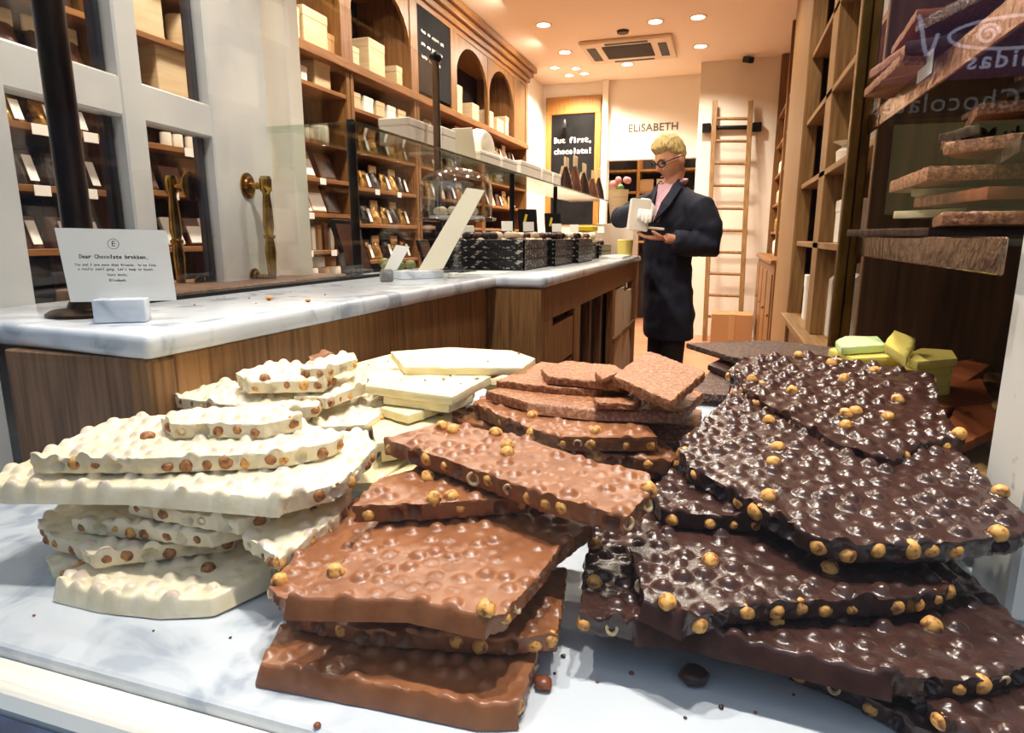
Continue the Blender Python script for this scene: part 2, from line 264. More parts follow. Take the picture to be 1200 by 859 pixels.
# key, kind, style, tilt, thickness mm, min top z, smooth edge indices, top-face outline in photo pixels, label
SLABS = [
('W0','white','nut',(0,0),15,0,(),[(53,652),(92,642),(112,655),(60,664)],'small white nut chocolate shard peeking out at the very bottom left of the white stack'),
('W1','white','nut',(0,.05),14,0,(0,4,5,6,7),[(68,684),(82,668),(150,640),(290,620),(318,668),(248,700),(190,703),(120,696)],'lowest white hazelnut slab, resting on the marble with whole nuts bulging on top'),
('W2','white','nut',(0,.03),14,0,(),[(44,612),(75,588),(160,578),(285,612),(270,630),(108,650),(85,636),(58,628)],'second white slab from the marble, curved left end with brown nuts along it'),
('W3','white','nut',(.0,.03),14,0,(),[(84,608),(112,586),(240,580),(300,610),(246,626),(180,618)],'white nut slab with a straight cut front, just above the curved ended one'),
('W4','white','nut',(-.03,.05),13,0,(),[(150,588),(200,570),(360,565),(375,588),(277,611),(210,600)],'white nut slab pointing a blunt corner forward under the widest white slab'),
('W4b','white','nut',(0,.10),14,0,(),[(284,626),(330,590),(412,575),(396,605),(328,656)],'olive shaded white slab wedge hanging toward the milk chocolate stack'),
('W5','white','nut',(.02,.04),15,0,(7,8,9),[(-14,560),(60,528),(200,512),(425,505),(441,521),(410,558),(385,570),(330,584),(150,570),(-14,569)],'widest white slab, running out of the left edge of the picture'),
('W6','white','nut',(0,.05),15,0,(),[(36,537),(128,492),(300,478),(402,510),(388,518),(330,531),(180,537)],'long white slab with a row of nuts along its front, lying on the widest one'),
('W7','white','nut',(0,.03),15,0,(),[(188,490),(212,480),(325,474),(354,488),(308,497),(202,497)],'short white slab piece lying on the long white slab with the nut row'),
('W7b','white','nut',(0,.05),14,0,(),[(352,498),(384,463),(450,460),(449,484),(428,497),(362,502)],'rounded white slab with an even cream front, beside the long milk slab tip'),
('W8','white','nut',(.02,.06),13,0,(),[(194,457),(270,446),(372,448),(379,466),(372,476),(310,480),(206,466)],'pointed white slab just under the topmost slab of the left stack'),
('W8b','white','nut',(.0,.05),13,0,(),[(345,464),(385,446),(428,440),(430,449),(382,467)],'narrow white bar with amber nuts along its edge, right of the pointed slab'),
('W9','white','nut',(0,.05),14,0,(),[(276,437),(322,424),(384,429),(391,438),(380,446),(290,448)],'topmost white hazelnut slab of the left stack'),
('W10','white','nut',(0,.05),13,0,(),[(352,432),(372,420),(414,413),(418,421),(380,432)],'little white nut piece behind the topmost slab'),
('P1','milk','nut',(0,.05),12,0,(),[(361,418),(384,411),(391,416),(366,424)],'tiny brown nut fragment perched behind the white stack'),
('S7','white','plain',(0,.05),9,0,(),[(412,566),(468,512),(502,518),(440,566)],'smooth ivory slab wedged low between white and milk stacks'),
('S8','white','plain',(0,.05),9,0,(),[(450,560),(498,534),(524,540),(470,566)],'smooth ivory sliver beside the triangular milk slab'),
('S5','white','plain',(0,.04),10,0,(),[(436,498),(470,480),(530,478),(530,492),(500,510),(440,520)],'smooth ivory slab lying lowest under the three ivory bars'),
('S4','white','plain',(0,.04),10,0,(),[(446,478),(470,466),(530,468),(508,478),(478,487)],'smooth ivory bar third from the top of the ivory bars'),
('S3','white','plain',(0,.05),10,0,(),[(450,464),(470,455),(556,456),(553,463),(526,474)],'smooth ivory bar just under the crumb strewn one'),
('S1','white','plain',(0,.05),9,0,(),[(384,441),(420,425),(472,411),(490,440),(430,450)],'smooth ivory slab lying at the back against the wooden counter'),
('S2','white','plain',(0,.05),10,0,(),[(428,452),(440,436),(500,431),(575,441),(530,465)],'smooth ivory bar strewn with brown crumbs, in the middle of the pile'),
('S6','white','plain',(0,.05),9,0,(),[(565,448),(622,427),(631,431),(585,452)],'ivory sliver poking out right of the topmost ivory bar'),
('ST','white','plain',(0,.05),10,0,(),[(458,412),(525,407),(600,411),(627,420),(612,431),(474,430)],'topmost smooth ivory bar with a green tinged edge'),
('M1','milk','nut',(0,.02),15,0,(0,5,6,7),[(306,777),(330,732),(500,700),(632,745),(628,768),(608,824),(560,825),(440,801)],'lowest milk chocolate slab with a smooth moulded front, lying on the marble'),
('M2','milk','nut',(0,.0),14,0,(),[(334,716),(380,670),(560,640),(664,668),(653,744),(590,748),(430,738)],'thin milk slab with nuts along its broken front, second from the marble'),
('M3a','milk','nut',(0,.03),13,0,(),[(314,688),(345,652),(420,580),(500,590),(440,660),(368,694),(335,702)],'milk slab peeping out left from under the broad smooth fronted milk slab'),
('M3b','milk','nut',(0,.06),14,0,(8,9),[(338,700),(400,662),(462,590),(560,560),(700,575),(694,616),(656,643),(592,720),(574,722),(480,702)],'broad milk slab with a smooth front and bare golden nut on top, third from marble'),
('M4','milk','nut',(0,.05),15,0,(),[(413,593),(445,560),(520,542),(600,560),(620,582),(560,586),(470,592)],'triangular milk slab with open nut hollows along its front'),
('M6','milk','nut',(0,.05),14,0,(),[(510,488),(538,474),(640,480),(775,515),(794,534),(785,541),(720,533),(600,505)],'milk slab with golden nuts at its right tip, under the boat shaped one'),
('M7','milk','nut',(0,.04),15,0,(),[(555,472),(575,460),(640,458),(760,500),(770,512),(740,513),(655,512),(625,503),(570,480)],'boat shaped milk slab right behind the longest milk slab'),
('M5','milk','nut',(-.02,.08),16,0,(),[(450,514),(520,494),(610,512),(700,543),(758,553),(767,573),(734,606),(640,580),(560,551),(480,524)],'longest milk slab, its broken edge full of round nut hollows'),
('C5','milk','crunch',(0,.03),9,0,(),[(680,480),(760,470),(822,480),(818,498),(760,497)],'thin crunchy milk slab under the smooth fronted one'),
('C1','milk','crunch',(0,.05),11,0,(4,5),[(570,458),(640,440),(760,446),(824,460),(800,483),(690,479),(620,472)],'long crunchy milk slab with a smooth moulded front edge'),
('C6','milk','crunch',(0,.03),7,0,(),[(697,466),(745,466),(751,469),(745,473),(700,472)],'sliver of crunchy milk chocolate lying on the long crunchy slab'),
('C2','milk','crunch',(0,.05),9,0,(),[(582,446),(635,424),(690,430),(745,450),(700,457),(640,453)],'crunchy milk slab with a ragged dark front at the back of the pile'),
('C3','milk','crunch',(0,.05),9,0,(),[(635,432),(665,423),(720,428),(742,444),(726,450),(700,447),(642,441)],'upper crunchy milk slab left of the square piece'),
('C7','milk','crunch',(0,.05),8,0,(),[(698,436),(722,430),(731,434),(706,444)],'broken bit of milk chocolate showing chopped nuts'),
('C4','milk','crunch',(.02,.12),10,0,(),[(719,441),(757,412),(763,412),(826,436),(786,470)],'square crunchy milk piece set corner forward on top of the milk stack'),
('D5','dark','nut',(.0,.05),13,0,(),[(925,778),(1000,750),(1120,790),(1172,872),(1110,872),(1010,812)],'dark slab lowest of all, half hidden at the bottom edge of the picture'),
('D5b','dark','nut',(0,.05),13,0,(),[(1058,796),(1140,770),(1230,800),(1190,880),(1140,872)],'dark slab corner with a pale cut nut at the bottom right corner of the picture'),
('D4','dark','nut',(0,.04),14,0,(9,10,11),[(680,722),(684,672),(700,600),(760,555),(1060,560),(1110,650),(1180,715),(1235,770),(1150,798),(1050,794),(930,765),(800,735),(745,731)],'wide dark slab second from the marble with a smooth slanting front'),  # rear left outline enlarged so dark chocolate fills a gap dark from shadow
('D3','dark','nut',(0,.05),14,0,(9,),[(738,640),(762,596),(900,580),(1050,610),(1122,676),(1107,694),(1040,702),(930,706),(860,712),(805,725),(755,702)],'dark slab with bare golden nuts scattered on its near left corner'),
('D3b','dark','nut',(0,.05),14,0,(),[(760,575),(785,552),(850,555),(930,590),(905,606),(815,603),(775,598)],'short dark slab tucked under the left of the large glossy dark slab'),
('D2','dark','nut',(.0,.12),15,0,(),[(795,520),(863,455),(960,440),(1100,505),(1143,552),(1208,608),(1197,626),(1110,638),(985,638),(935,620),(880,588),(806,545)],'large glossy dark slab sticking out to the right, second from the top'),
('D7b','dark','crunch',(0,.1),9,0,(),[(805,460),(838,430),(862,436),(852,463)],'flat dark nib square left of the topmost dark slab'),
('D7a','dark','plain',(0,.1),9,0,(),[(830,427),(850,418),(866,424),(856,438)],'small dark bar left of the topmost dark slab'),
('R1','milk','plain',(0,.03),10,0,(),[(1070,448),(1090,430),(1140,420),(1160,428),(1120,455)],'plain milk chocolate bar nearest the back, right of the dark slabs'),
('R2','milk','plain',(0,.03),10,0,(),[(1080,470),(1098,452),(1150,444),(1162,468),(1110,478)],'plain milk chocolate bar in the middle of the three beside the white post'),
('R3','milk','plain',(0,.03),10,0,(),[(1105,510),(1120,478),(1160,468),(1172,500),(1130,520)],'plain milk chocolate bar nearest the front beside the white post'),
('D6','dark','crunch',(0,.02),9,0,(),[(805,402),(900,399),(980,407),(1067,430),(1050,442),(900,428),(850,416)],'thin dark slab speckled with cocoa nibs behind the topmost dark slab'),
('D1','dark','nut',(.0,.12),15,0,(),[(852,434),(875,418),(960,416),(1094,438),(1100,478),(1131,512),(1080,520),(1045,539),(985,521),(930,491),(880,464)],'topmost dark slab with golden nuts all along its broken left edge'),
('G2','lemon','plain',(0,.02),10,0,(),[(972,409),(1000,402),(1045,406),(1062,417),(1000,420)],'yellow bar lying under the pale green one'),
('G1','green','plain',(0,.02),10,0,(),[(980,399),(990,394),(1028,394),(1038,404),(986,407)],'pale green bar at the foot of the brass post'),
('G4','lemon','plain',(0,.02),10,0,(),[(1058,416),(1080,408),(1115,410),(1122,420),(1075,424)],'yellow bar nearest the white post'),
('G3','lemon','plain',(-.35,.3),12,0,(),[(1037,402),(1048,387),(1073,397),(1062,419)],'yellow block tipped up between the yellow bars'),
]
# ------------------------------------------------------------------ chocolate slabs
TZ = .79                      # top of the marble display sill
def floor_z(x, y):
    if y > .70 or (x > .215 and y > .62): return .862
    return TZ
def inpoly(px, py, P):
    c = np.zeros(px.shape, bool); n = len(P)
    for i in range(n):
        x0, y0 = P[i]; x1, y1 = P[i-1]
        if y0 == y1: continue
        k = ((y0 > py) != (y1 > py)) & (px < (x1-x0)*(py-y0)/(y1-y0)+x0); c ^= k
    return c
class Slab: pass
def project(S, z0):
    cx = sum(p[0] for p in S.px)/len(S.px); cy = sum(p[1] for p in S.px)/len(S.px)
    c = pz(cx, cy, z0); gx, gy = S.tilt; n = Vector((-gx, -gy, 1)); out = []
    for x, y in S.px:
        d = ray(x, y); t = (Vector((c.x, c.y, z0))-CAM).dot(n)/d.dot(n); q = CAM+d*t; out.append((q.x, q.y))
    S.c = (c.x, c.y); S.z0 = z0; S.poly = out
def topz(S, x, y): return S.z0+S.tilt[0]*(x-S.c[0])+S.tilt[1]*(y-S.c[1])
def settle():
    done = []
    for key, kind, style, tilt, th, zmin, smooth, px, label in SLABS:
        S = Slab(); S.key, S.kind, S.style, S.tilt, S.th, S.smooth, S.px, S.label = key, kind, style, tilt, th/1000, set(smooth), px, label
        zmin = ZMIN.get(key, zmin)
        S.bump = {'nut':.0035,'crunch':.001,'plain':.0004}[style]
        def lack(z, n=26):
            project(S, z); P = np.array(S.poly); x0, y0 = P.min(0); x1, y1 = P.max(0)
            gx, gy = np.meshgrid(np.linspace(x0, x1, n), np.linspace(y0, y1, n)); gx = gx.ravel(); gy = gy.ravel()
            k = inpoly(gx, gy, S.poly); gx = S.c[0]+(np.append(gx[k], P[:,0])-S.c[0])*.93; gy = S.c[1]+(np.append(gy[k], P[:,1])-S.c[1])*.93
            bot = topz(S, gx, gy)-S.th
            need = np.array([floor_z(a, b) for a, b in zip(gx, gy)])+.0005
            for T in done:
                if PILE[T.key[0]] != PILE[key[0]]: continue
                if T.x1 < x0 or T.x0 > x1 or T.y1 < y0 or T.y0 > y1: continue
                kk = inpoly(gx, gy, T.poly)
                need[kk] = np.maximum(need[kk], topz(T, gx[kk], gy[kk])+T.bump)
            return (need-bot).max()
        best = None
        for k in range(13):
            z = max(zmin, TZ+S.th+.001)+k*.001; lk = lack(z)
            if lk <= 0: best = (0, z); break
            if best is None or lk < best[0]-.001: best = (lk, z)
        z = best[1]
        S.gap = -lack(z, 40); done.append(S)
        P = np.array(S.poly); S.x0, S.y0 = P.min(0); S.x1, S.y1 = P.max(0)
        if S.gap > .005:         # something has to carry it: a smaller piece or two of the same kind below
            n = max(1, round(S.gap/.013)); t = S.gap/n
            for i in range(n):
                F = Slab(); F.key = key+'f'; F.kind = kind; F.style = 'plain' if style != 'crunch' else 'crunch'; F.tilt = tilt; F.th = t-.0004; F.smooth = set(); F.c = S.c; F.z0 = S.z0-S.th-t*i-.0002
                F.poly = [(S.c[0]+(x-S.c[0])*.86, S.c[1]+(y-S.c[1])*.86) for x, y in S.poly]; F.bump = 0; F.gap = 0
                F.label = ORD[i]+' bar lying under the '+label; F.label = ' '.join(F.label.split()[:16])
                F.x0, F.y0, F.x1, F.y1 = S.x0, S.y0, S.x1, S.y1; done.append(F)
    return done
PILE = dict(W=0, P=0, S=0, M=1, C=1, D=2, R=3, G=2)
ZMIN = dict(W0=.806, W1=.806, W2=.826, W3=.843, W4=.858, W4b=.842, W5=.875, W6=.894, W7=.911, W7b=.892, W8=.912, W8b=.908, W9=.932, W10=.938, P1=.938,
            S7=.842, S8=.838, S5=.885, S4=.895, S3=.905, S1=.912, S2=.917, S6=.90, ST=.935,
            M1=.806, M2=.825, M3a=.842, M3b=.858, M4=.876, M6=.884, M7=.902, M5=.896, C5=.895, C1=.907, C6=.914, C2=.917, C3=.927, C7=.935, C4=.945,
            D5=.804, D5b=.812, D4=.826, D3=.845, D3b=.865, D2=.886, D7b=.885, D7a=.897, D1=.912, D6=.918, R1=.90, R2=.89, R3=.885, G1=.958, G2=.946, G4=.95, G3=.968)
def fbm(x, y, z=0): return noise.noise(Vector((x, y, z)))+.5*noise.noise(Vector((2*x, 2*y, z+7)))+.25*noise.noise(Vector((4*x, 4*y, z+3)))

# shared nut meshes
def nut_mesh(name, m, seed):
    rnd = random.Random(seed); b = bmesh.new(); bmesh.ops.create_icosphere(b, subdivisions=3, radius=.0064)
    for v in b.verts:
        d = v.co.normalized(); r = 1+.10*noise.noise(d*1.6+Vector((seed,0,0)))-.05*abs(noise.noise(d*4+Vector((0,seed,0))))
        v.co = Vector((d.x, d.y, d.z*1.06 if d.z < 0 else d.z*1.16*(1+.12*max(0,d.z-.75))))*.0064*r
    me = bpy.data.meshes.new(name); b.to_mesh(me); b.free(); me.polygons.foreach_set('use_smooth', [True]*len(me.polygons)); me.materials.append(M[m]); return me
def half_mesh(seed):     # a nut broken in two: ring of flesh round a hollow, opening towards +X
    mb = MB(); pr = [(.0001,-.0040),(.0030,-.0034),(.0052,-.0012),(.0060,.0006),(.0058,.0012),(.0044,.0013),(.0032,.0006),(.0028,-.0012),(.0014,-.0024),(.0001,-.0026)]
    mb.lathe(pr, (0,0,0), 18, (1,0,0)); bm = mb.bm
    for v in bm.verts: v.co *= 1+.08*noise.noise(v.co*300+Vector((seed,0,0)))
    me = bpy.data.meshes.new('hazelnut_half'); bm.to_mesh(me); bm.free(); me.polygons.foreach_set('use_smooth', [True]*len(me.polygons)); me.materials.append(M['nut_flesh']); return me
NUT_G = [nut_mesh('hazelnut','hazelnut',s) for s in (1,2,3)]; NUT_B = [nut_mesh('hazelnut','hazelnut_brown',s) for s in (4,5)]; HALF = [half_mesh(s) for s in (1,2)]
KM = {('white','nut'):'white_choc',('white','plain'):'white_plain',('milk','nut'):'milk_choc',('milk','crunch'):'milk_crunch',('milk','plain'):'milk_plain',('dark','nut'):'dark_choc',('dark','crunch'):'dark_nib',('dark','plain'):'dark_plain',('lemon','plain'):'lemon_choc',('green','plain'):'green_choc'}
GROUP = {'white':'broken white chocolate slabs','milk':'broken milk chocolate slabs','dark':'broken dark chocolate slabs','lemon':'yellow bars by the brass post','green':'yellow bars by the brass post'}
def build_slab(S, idx):
    rnd = random.Random(idx*17+5); P = S.poly
    area = sum(P[i-1][0]*P[i][1]-P[i][0]*P[i-1][1] for i in range(len(P)))
    sm = S.smooth; n = len(P)
    if area < 0:                          # make counter-clockwise, keeping edge flags (edge i runs i -> i+1)
        P = P[::-1]; sm = {(n-2-e) % n for e in sm}
    near = min(p[1] for p in P); big = S.style == 'nut'
    res = .0021 if near < .55 else .0027
    if not big: res = .0032 if S.style == 'crunch' else .0045
    amp = {'nut':.0017,'crunch':.0016,'plain':.0009}[S.style]
    B = []; flags = []; norm = []
    for i in range(n):
        a = Vector(P[i]); b = Vector(P[(i+1)%n]); L = (b-a).length; t = (b-a)/max(L,1e-6); nn = Vector((t.y, -t.x)); k = max(1, round(L/res)); s_ = i in sm
        for j in range(k):
            u = j/k; p = a.lerp(b, u); w = min(1, min(u, 1-u)*L/.004)
            f = fbm(p.x*70+idx, p.y*70, idx)*amp*(.25 if s_ else 1)+fbm(p.x*260, p.y*260+idx, 2)*amp*.45*(.2 if s_ else 1)
            B.append(p+nn*f*(.3+.7*w)); flags.append(s_); norm.append(nn)
    m = len(B)
    sn = [(norm[k-2]+norm[k-1]+norm[k]*2+norm[(k+1)%m]+norm[(k+2)%m]).normalized() for k in range(m)]
    per = [0]
    for k in range(m): per.append(per[-1]+(B[(k+1)%m]-B[k]).length)
    Bn = np.array([(p.x, p.y) for p in B])
    x0, y0 = Bn.min(0); x1, y1 = Bn.max(0)
    # interior points (hexagonal)
    pts = []
    ys = np.arange(y0+res*.5, y1, res*.87)
    gx = []; gy = []
    for r, yy in enumerate(ys):
        xx = np.arange(x0+(res/2 if r % 2 else 0), x1, res); gx.append(xx); gy.append(np.full(xx.shape, yy))
    gx = np.concatenate(gx); gy = np.concatenate(gy); k = inpoly(gx, gy, [tuple(q) for q in Bn]); gx = gx[k]; gy = gy[k]
    if len(gx):
        keep = np.ones(len(gx), bool)
        for q0 in range(0, len(gx), 4000):
            d2 = ((gx[q0:q0+4000,None]-Bn[None,:,0])**2+(gy[q0:q0+4000,None]-Bn[None,:,1])**2).min(1); keep[q0:q0+4000] = d2 > (res*.6)**2
        gx = gx[keep]; gy = gy[keep]
    V2 = [Vector((a-S.c[0], b-S.c[1])) for a, b in Bn]+[Vector((a-S.c[0], b-S.c[1])) for a, b in zip(gx, gy)]
    vo, eo, fo, ov, oe, of = delaunay_2d_cdt(V2, [(k, (k+1) % m) for k in range(m)], [], 1, 1e-7)
    inmap = {}
    for oi, lst in enumerate(ov):
        for q in lst: inmap[q] = oi
    X = np.array([v.x+S.c[0] for v in vo]); Y = np.array([v.y+S.c[1] for v in vo]); H = np.zeros(len(X))
    nuts = []; cover = np.zeros(len(X))
    if big:
        md = {'white':.0138,'milk':.0128,'dark':.0128}[S.kind]; tries = int(abs(area)/2/md**2*14)
        for _ in range(tries):
            q = (rnd.uniform(x0, x1), rnd.uniform(y0, y1))
            if any((q[0]-a)**2+(q[1]-b)**2 < md*md for a, b, *_ in nuts): continue
            if not inpoly(np.array([q[0]]), np.array([q[1]]), P)[0]: continue
            nuts.append((q[0], q[1], rnd.uniform(.0064,.0078), rnd.choice([.002,.0034,.005,.006]) if S.kind == 'white' else rnd.choice([.0008,.002,.0034,.0046,.0058]) if S.kind != 'milk' else rnd.choice([.0010,.0018,.0028,.0036,.0044])))
        for a, b, R, hn in nuts:
            d2 = (X-a)**2+(Y-b)**2; near_ = d2 < (R*1.7)**2
            cap = np.where(d2 < R*R, np.sqrt(np.maximum(R*R-d2, 0)), 0)-(R-hn)-np.maximum(np.sqrt(d2)-R, 0)*1.2
            h = .5*(cap+np.sqrt(cap*cap+.0012**2)); H = np.where(near_, np.maximum(H, h), H)
            if hn > .0028: cover = np.maximum(cover, np.clip((hn*.95-(hn-np.maximum(cap, 0)))/(hn*.75), 0, 1)*((a*7919+b*104729) % 1)*.9)
        H += np.array([fbm(a*45, b*45, idx) for a, b in zip(X, Y)])*.0007
    elif S.style == 'crunch':
        H += np.array([max(0, noise.noise(Vector((a*300, b*300, idx))))*1.0+.4*noise.noise(Vector((a*700, b*700, idx))) for a, b in zip(X, Y)])*.0016
    else:
        H += np.array([fbm(a*40, b*40, idx) for a, b in zip(X, Y)])*.0005
    # edge features along the broken edges
    feats = []
    if big:
        s_ = rnd.uniform(.003, .012)
        while s_ < per[-1]-.004:
            k = min(range(m), key=lambda q: abs(per[q]-s_))
            if not flags[k] and all(not flags[(k+d) % m] for d in (-3, 3)):
                pr = {'white':(.52,.10,.16),'milk':(.28,.11,.52),'dark':(.46,.13,.24)}[S.kind]; u = rnd.random()
                ty = 'nut' if u < pr[0] else 'half' if u < pr[0]+pr[1] else 'hole' if u < sum(pr) else None
                if ty: feats.append((s_, -S.th*rnd.uniform(.36,.62), rnd.uniform(.0056,.0068)*min(1, S.th/.015), ty, k))
            s_ += rnd.uniform(.0145,.023)
    zt = lambda x, y: S.z0+S.tilt[0]*(x-S.c[0])+S.tilt[1]*(y-S.c[1])
    zb = S.z0-S.th
    loc = Vector((S.c[0], S.c[1], zb)); verts = []; faces = []
    for a, b, h in zip(X, Y, H): verts.append((a-loc.x, b-loc.y, zt(a, b)+h-zb))
    faces += [tuple(f) for f in fo]
    K = max(4, round(S.th/.0021)) if big else 5
    ringprev = [inmap[k] for k in range(m)]
    top_h = [H[inmap[k]] for k in range(m)]
    for j in range(1, K+1):
        t = j/K; ring = []
        for k in range(m):
            p = B[k]; zz = -S.th*t+top_h[k]*(1-t); off = 0
            if flags[k]: off = .0055*t**.8 if S.th > .0095 else .002*t
            else:
                off = amp*.8*noise.noise(Vector((p.x*220, p.y*220, t*4+idx)))+(.0006 if 0 < t < 1 else 0)-(.0015*t if big else 0)
            for fs, fz, fr, ty, fk in feats:
                if ty != 'hole': 
                    continue
                ds = abs(per[k]-fs); ds = min(ds, per[-1]-ds); dz = zz-fz; d2 = ds*ds+dz*dz
                if d2 < fr*fr: off -= math.sqrt(fr*fr-d2)*1.15
                elif d2 < (fr*1.25)**2: off += .0006
            q = p+sn[k]*off; ring.append(len(verts)); verts.append((q.x-loc.x, q.y-loc.y, zt(q.x, q.y)+zz-zb))
        for k in range(m): faces.append((ringprev[k], ring[k], ring[(k+1) % m], ringprev[(k+1) % m]))
        ringprev = ring
    faces.append(tuple(ringprev[::-1]))
    me = bpy.data.meshes.new('chocolate_slab'); me.from_pydata(verts, [], faces); me.update()
    if big:
        at = me.attributes.new('cover', 'FLOAT', 'POINT'); at.data.foreach_set('value', np.concatenate([cover, np.zeros(len(verts)-len(cover))]).astype(np.float32))
    me.polygons.foreach_set('use_smooth', [True]*len(me.polygons)); me.set_sharp_from_angle(angle=math.radians(62))
    me.materials.append(M[KM[(S.kind, S.style)]])
    nm = {'nut':'hazelnut_chocolate','crunch':'crunchy_chocolate','plain':'chocolate_bar'}[S.style]
    o = bpy.data.objects.new(nm, me); o.location = loc; C.objects.link(o); tag(o, S.label, 'chocolate', GROUP[S.kind])
    cnt = 0
    for fs, fz, fr, ty, k in feats:
        if ty == 'hole' or cnt > 60: continue
        p = B[k]; w = sn[k]
        if ty == 'nut':
            q = p-w*rnd.uniform(.0022,.0048)*fr/.0064; me2 = rnd.choice(NUT_B+NUT_G[:1] if S.kind == 'white' else NUT_G); nm2 = 'hazelnut'; rot = (rnd.uniform(0,6), rnd.uniform(0,6), rnd.uniform(0,6))
        else:
            q = p-w*.0006; me2 = rnd.choice(HALF); nm2 = 'hazelnut_half'; rot = (rnd.uniform(0,6), rnd.uniform(-.5,.5), math.atan2(w.y, w.x)+rnd.uniform(-.5,.5))
        c = bpy.data.objects.new(nm2, me2); C.objects.link(c); c.parent = o; sc = fr/.0064*rnd.uniform(.82,1.12); c.scale = (sc, sc*rnd.uniform(.88,1.05), sc*rnd.uniform(.88,1.05)); c.rotation_euler = rot
        c.location = (q.x-loc.x, q.y-loc.y, zt(q.x, q.y)+fz-zb); cnt += 1
    # bare nuts standing out of the top
    if big:
        for a, b, R, hn in nuts:
            if hn > .0035 and rnd.random() < {'white':.05,'milk':.06,'dark':.09}[S.kind]:
                c = bpy.data.objects.new('hazelnut', rnd.choice(NUT_B if S.kind == 'white' else NUT_G)); C.objects.link(c); c.parent = o
                c.location = (a-loc.x, b-loc.y, zt(a, b)-.0008+hn*.45-zb); c.rotation_euler = (rnd.uniform(0,6), rnd.uniform(0,6), 0)
                c.scale = (1,1,1)
    return o
SETTLED = settle()
for i_, S_ in enumerate(SETTLED): build_slab(S_, i_+1)
# ------------------------------------------------------------------ the room shell
CH = 2.9
struct('floor', 'floor_tile', (-3.2, 1.2, .35, 9.6, -.1, 0))
struct('ceiling', 'ceiling_paint', (-3.2, 1.2, .2, 9.6, CH, CH+.1))
struct('wall_left', 'wall_white', (-2.75, -2.62, .2, 7.15, 0, CH))
struct('wall_left_rear', 'wall_white', (-2.75, -2.2, 7.15, 8.1, 0, CH), .003)
struct('wall_right', 'wall_white', (.78, .9, .66, 9.6, 0, CH))
mb = MB().box(-2.75, -1.39, 8.0, 8.12, 0, CH).box(-1.39, -.34, 8.0, 8.12, 2.0, CH)
mb.build('wall_back', 'wall_white')['kind'] = 'structure'
struct('wall_back_right', 'wall_white', (-.34, .78, 7.5, 8.12, 0, CH), .003)
struct('trim_pilaster', 'wall_white', (-1.46, -1.392, 7.94, 7.999, 0, CH-.002), .004)
struct('wall_alcove', 'wall_white', (-1.9, .1, 9.0, 9.1, 0, CH))
# street side: marble display sill, painted wood rail and blue frame below it, left frame post, right white jamb
o = MB().box(-1.2, .62, .298, .72, TZ-.03, TZ, .004, 2).build('marble_display_sill', 'marble'); o['kind'] = 'structure'; o['label'] = 'pale marble window sill carrying all the broken chocolate'
struct('trim_sill', 'white_sill', (-1.2, .7, .258, .297, TZ-.05, TZ-.003), .006)
struct('trim_blue', 'blue_paint', (-1.2, .7, .20, .257, TZ-.75, TZ-.008), .005)
struct('wall_front', 'blue_paint', (-1.2, .7, .26, .30, 0, TZ-.05))
struct('riser', 'marble', (-.6, .62, .705, 1.02, TZ-.03, .860), .003)['label'] = 'marble step under the rear of the chocolate piles'
struct('wall_sill_back', 'wood_dark', (-.6, .62, .70, .98, 0, TZ-.03))
struct('trim_jamb', 'white_worn', (.238, .316, .575, .655, TZ, 2.5), .004)
mb = MB().box(-1.08, -.892, .50, .56, .5, .972, .003)
mb.build('trim_navy', 'navy')['kind'] = 'structure'
struct('trim_white_edge', 'white_paint', (-.889, -.872, .50, .56, .5, .966), .001)
struct('trim_soffit', 'white_paint', (-2.7, .9, .2, .62, 2.45, CH))
struct('wall_front_right', 'white_paint', (.62, .9, .2, .66, 0, CH))
struct('wall_front_left', 'white_paint', (-2.75, -1.55, .3, .42, 0, CH))

# ------------------------------------------------------------------ marble topped counters
def counter_near():
    t = thing('marble_counter', 'near marble topped wooden counter with the note card on it', 'counter', (-.8, 1.1, 0))
    b = bmesh.new()
    P = [(-.62,.557),(-.605,1.68),(-.605,1.72),(-.955,1.72),(-.955,.90),(-1.10,.86),(-1.10,.60)]
    f = b.faces.new([b.verts.new((x,y,.96)) for x,y in P]); r = bmesh.ops.extrude_face_region(b, geom=[f])
    for v in r['geom']:
        if isinstance(v, bmesh.types.BMVert): v.co.z = .99
    bmesh.ops.recalc_face_normals(b, faces=b.faces); bmesh.ops.bevel(b, geom=b.edges[:], offset=.010, segments=3, affect='EDGES', profile=.6)
    m = MB(); m.join(b); m.build('worktop', 'marble_counter', t, smooth=True)
    box('end_panel', 'wood_counter', (-.868,-.628,.566,.60,0,.959), t)
    box('front_panel', 'wood_counter_light', (-.66,-.626,.60,1.69,0,.959), t)
    box('corner_post', 'wood_counter_light', (-.66,-.624,.562,.60,0,.9592), t, .004)
    box('back_panel', 'wood_dark', (-.93,-.90,.7,1.7,0,.959), t)
counter_near()
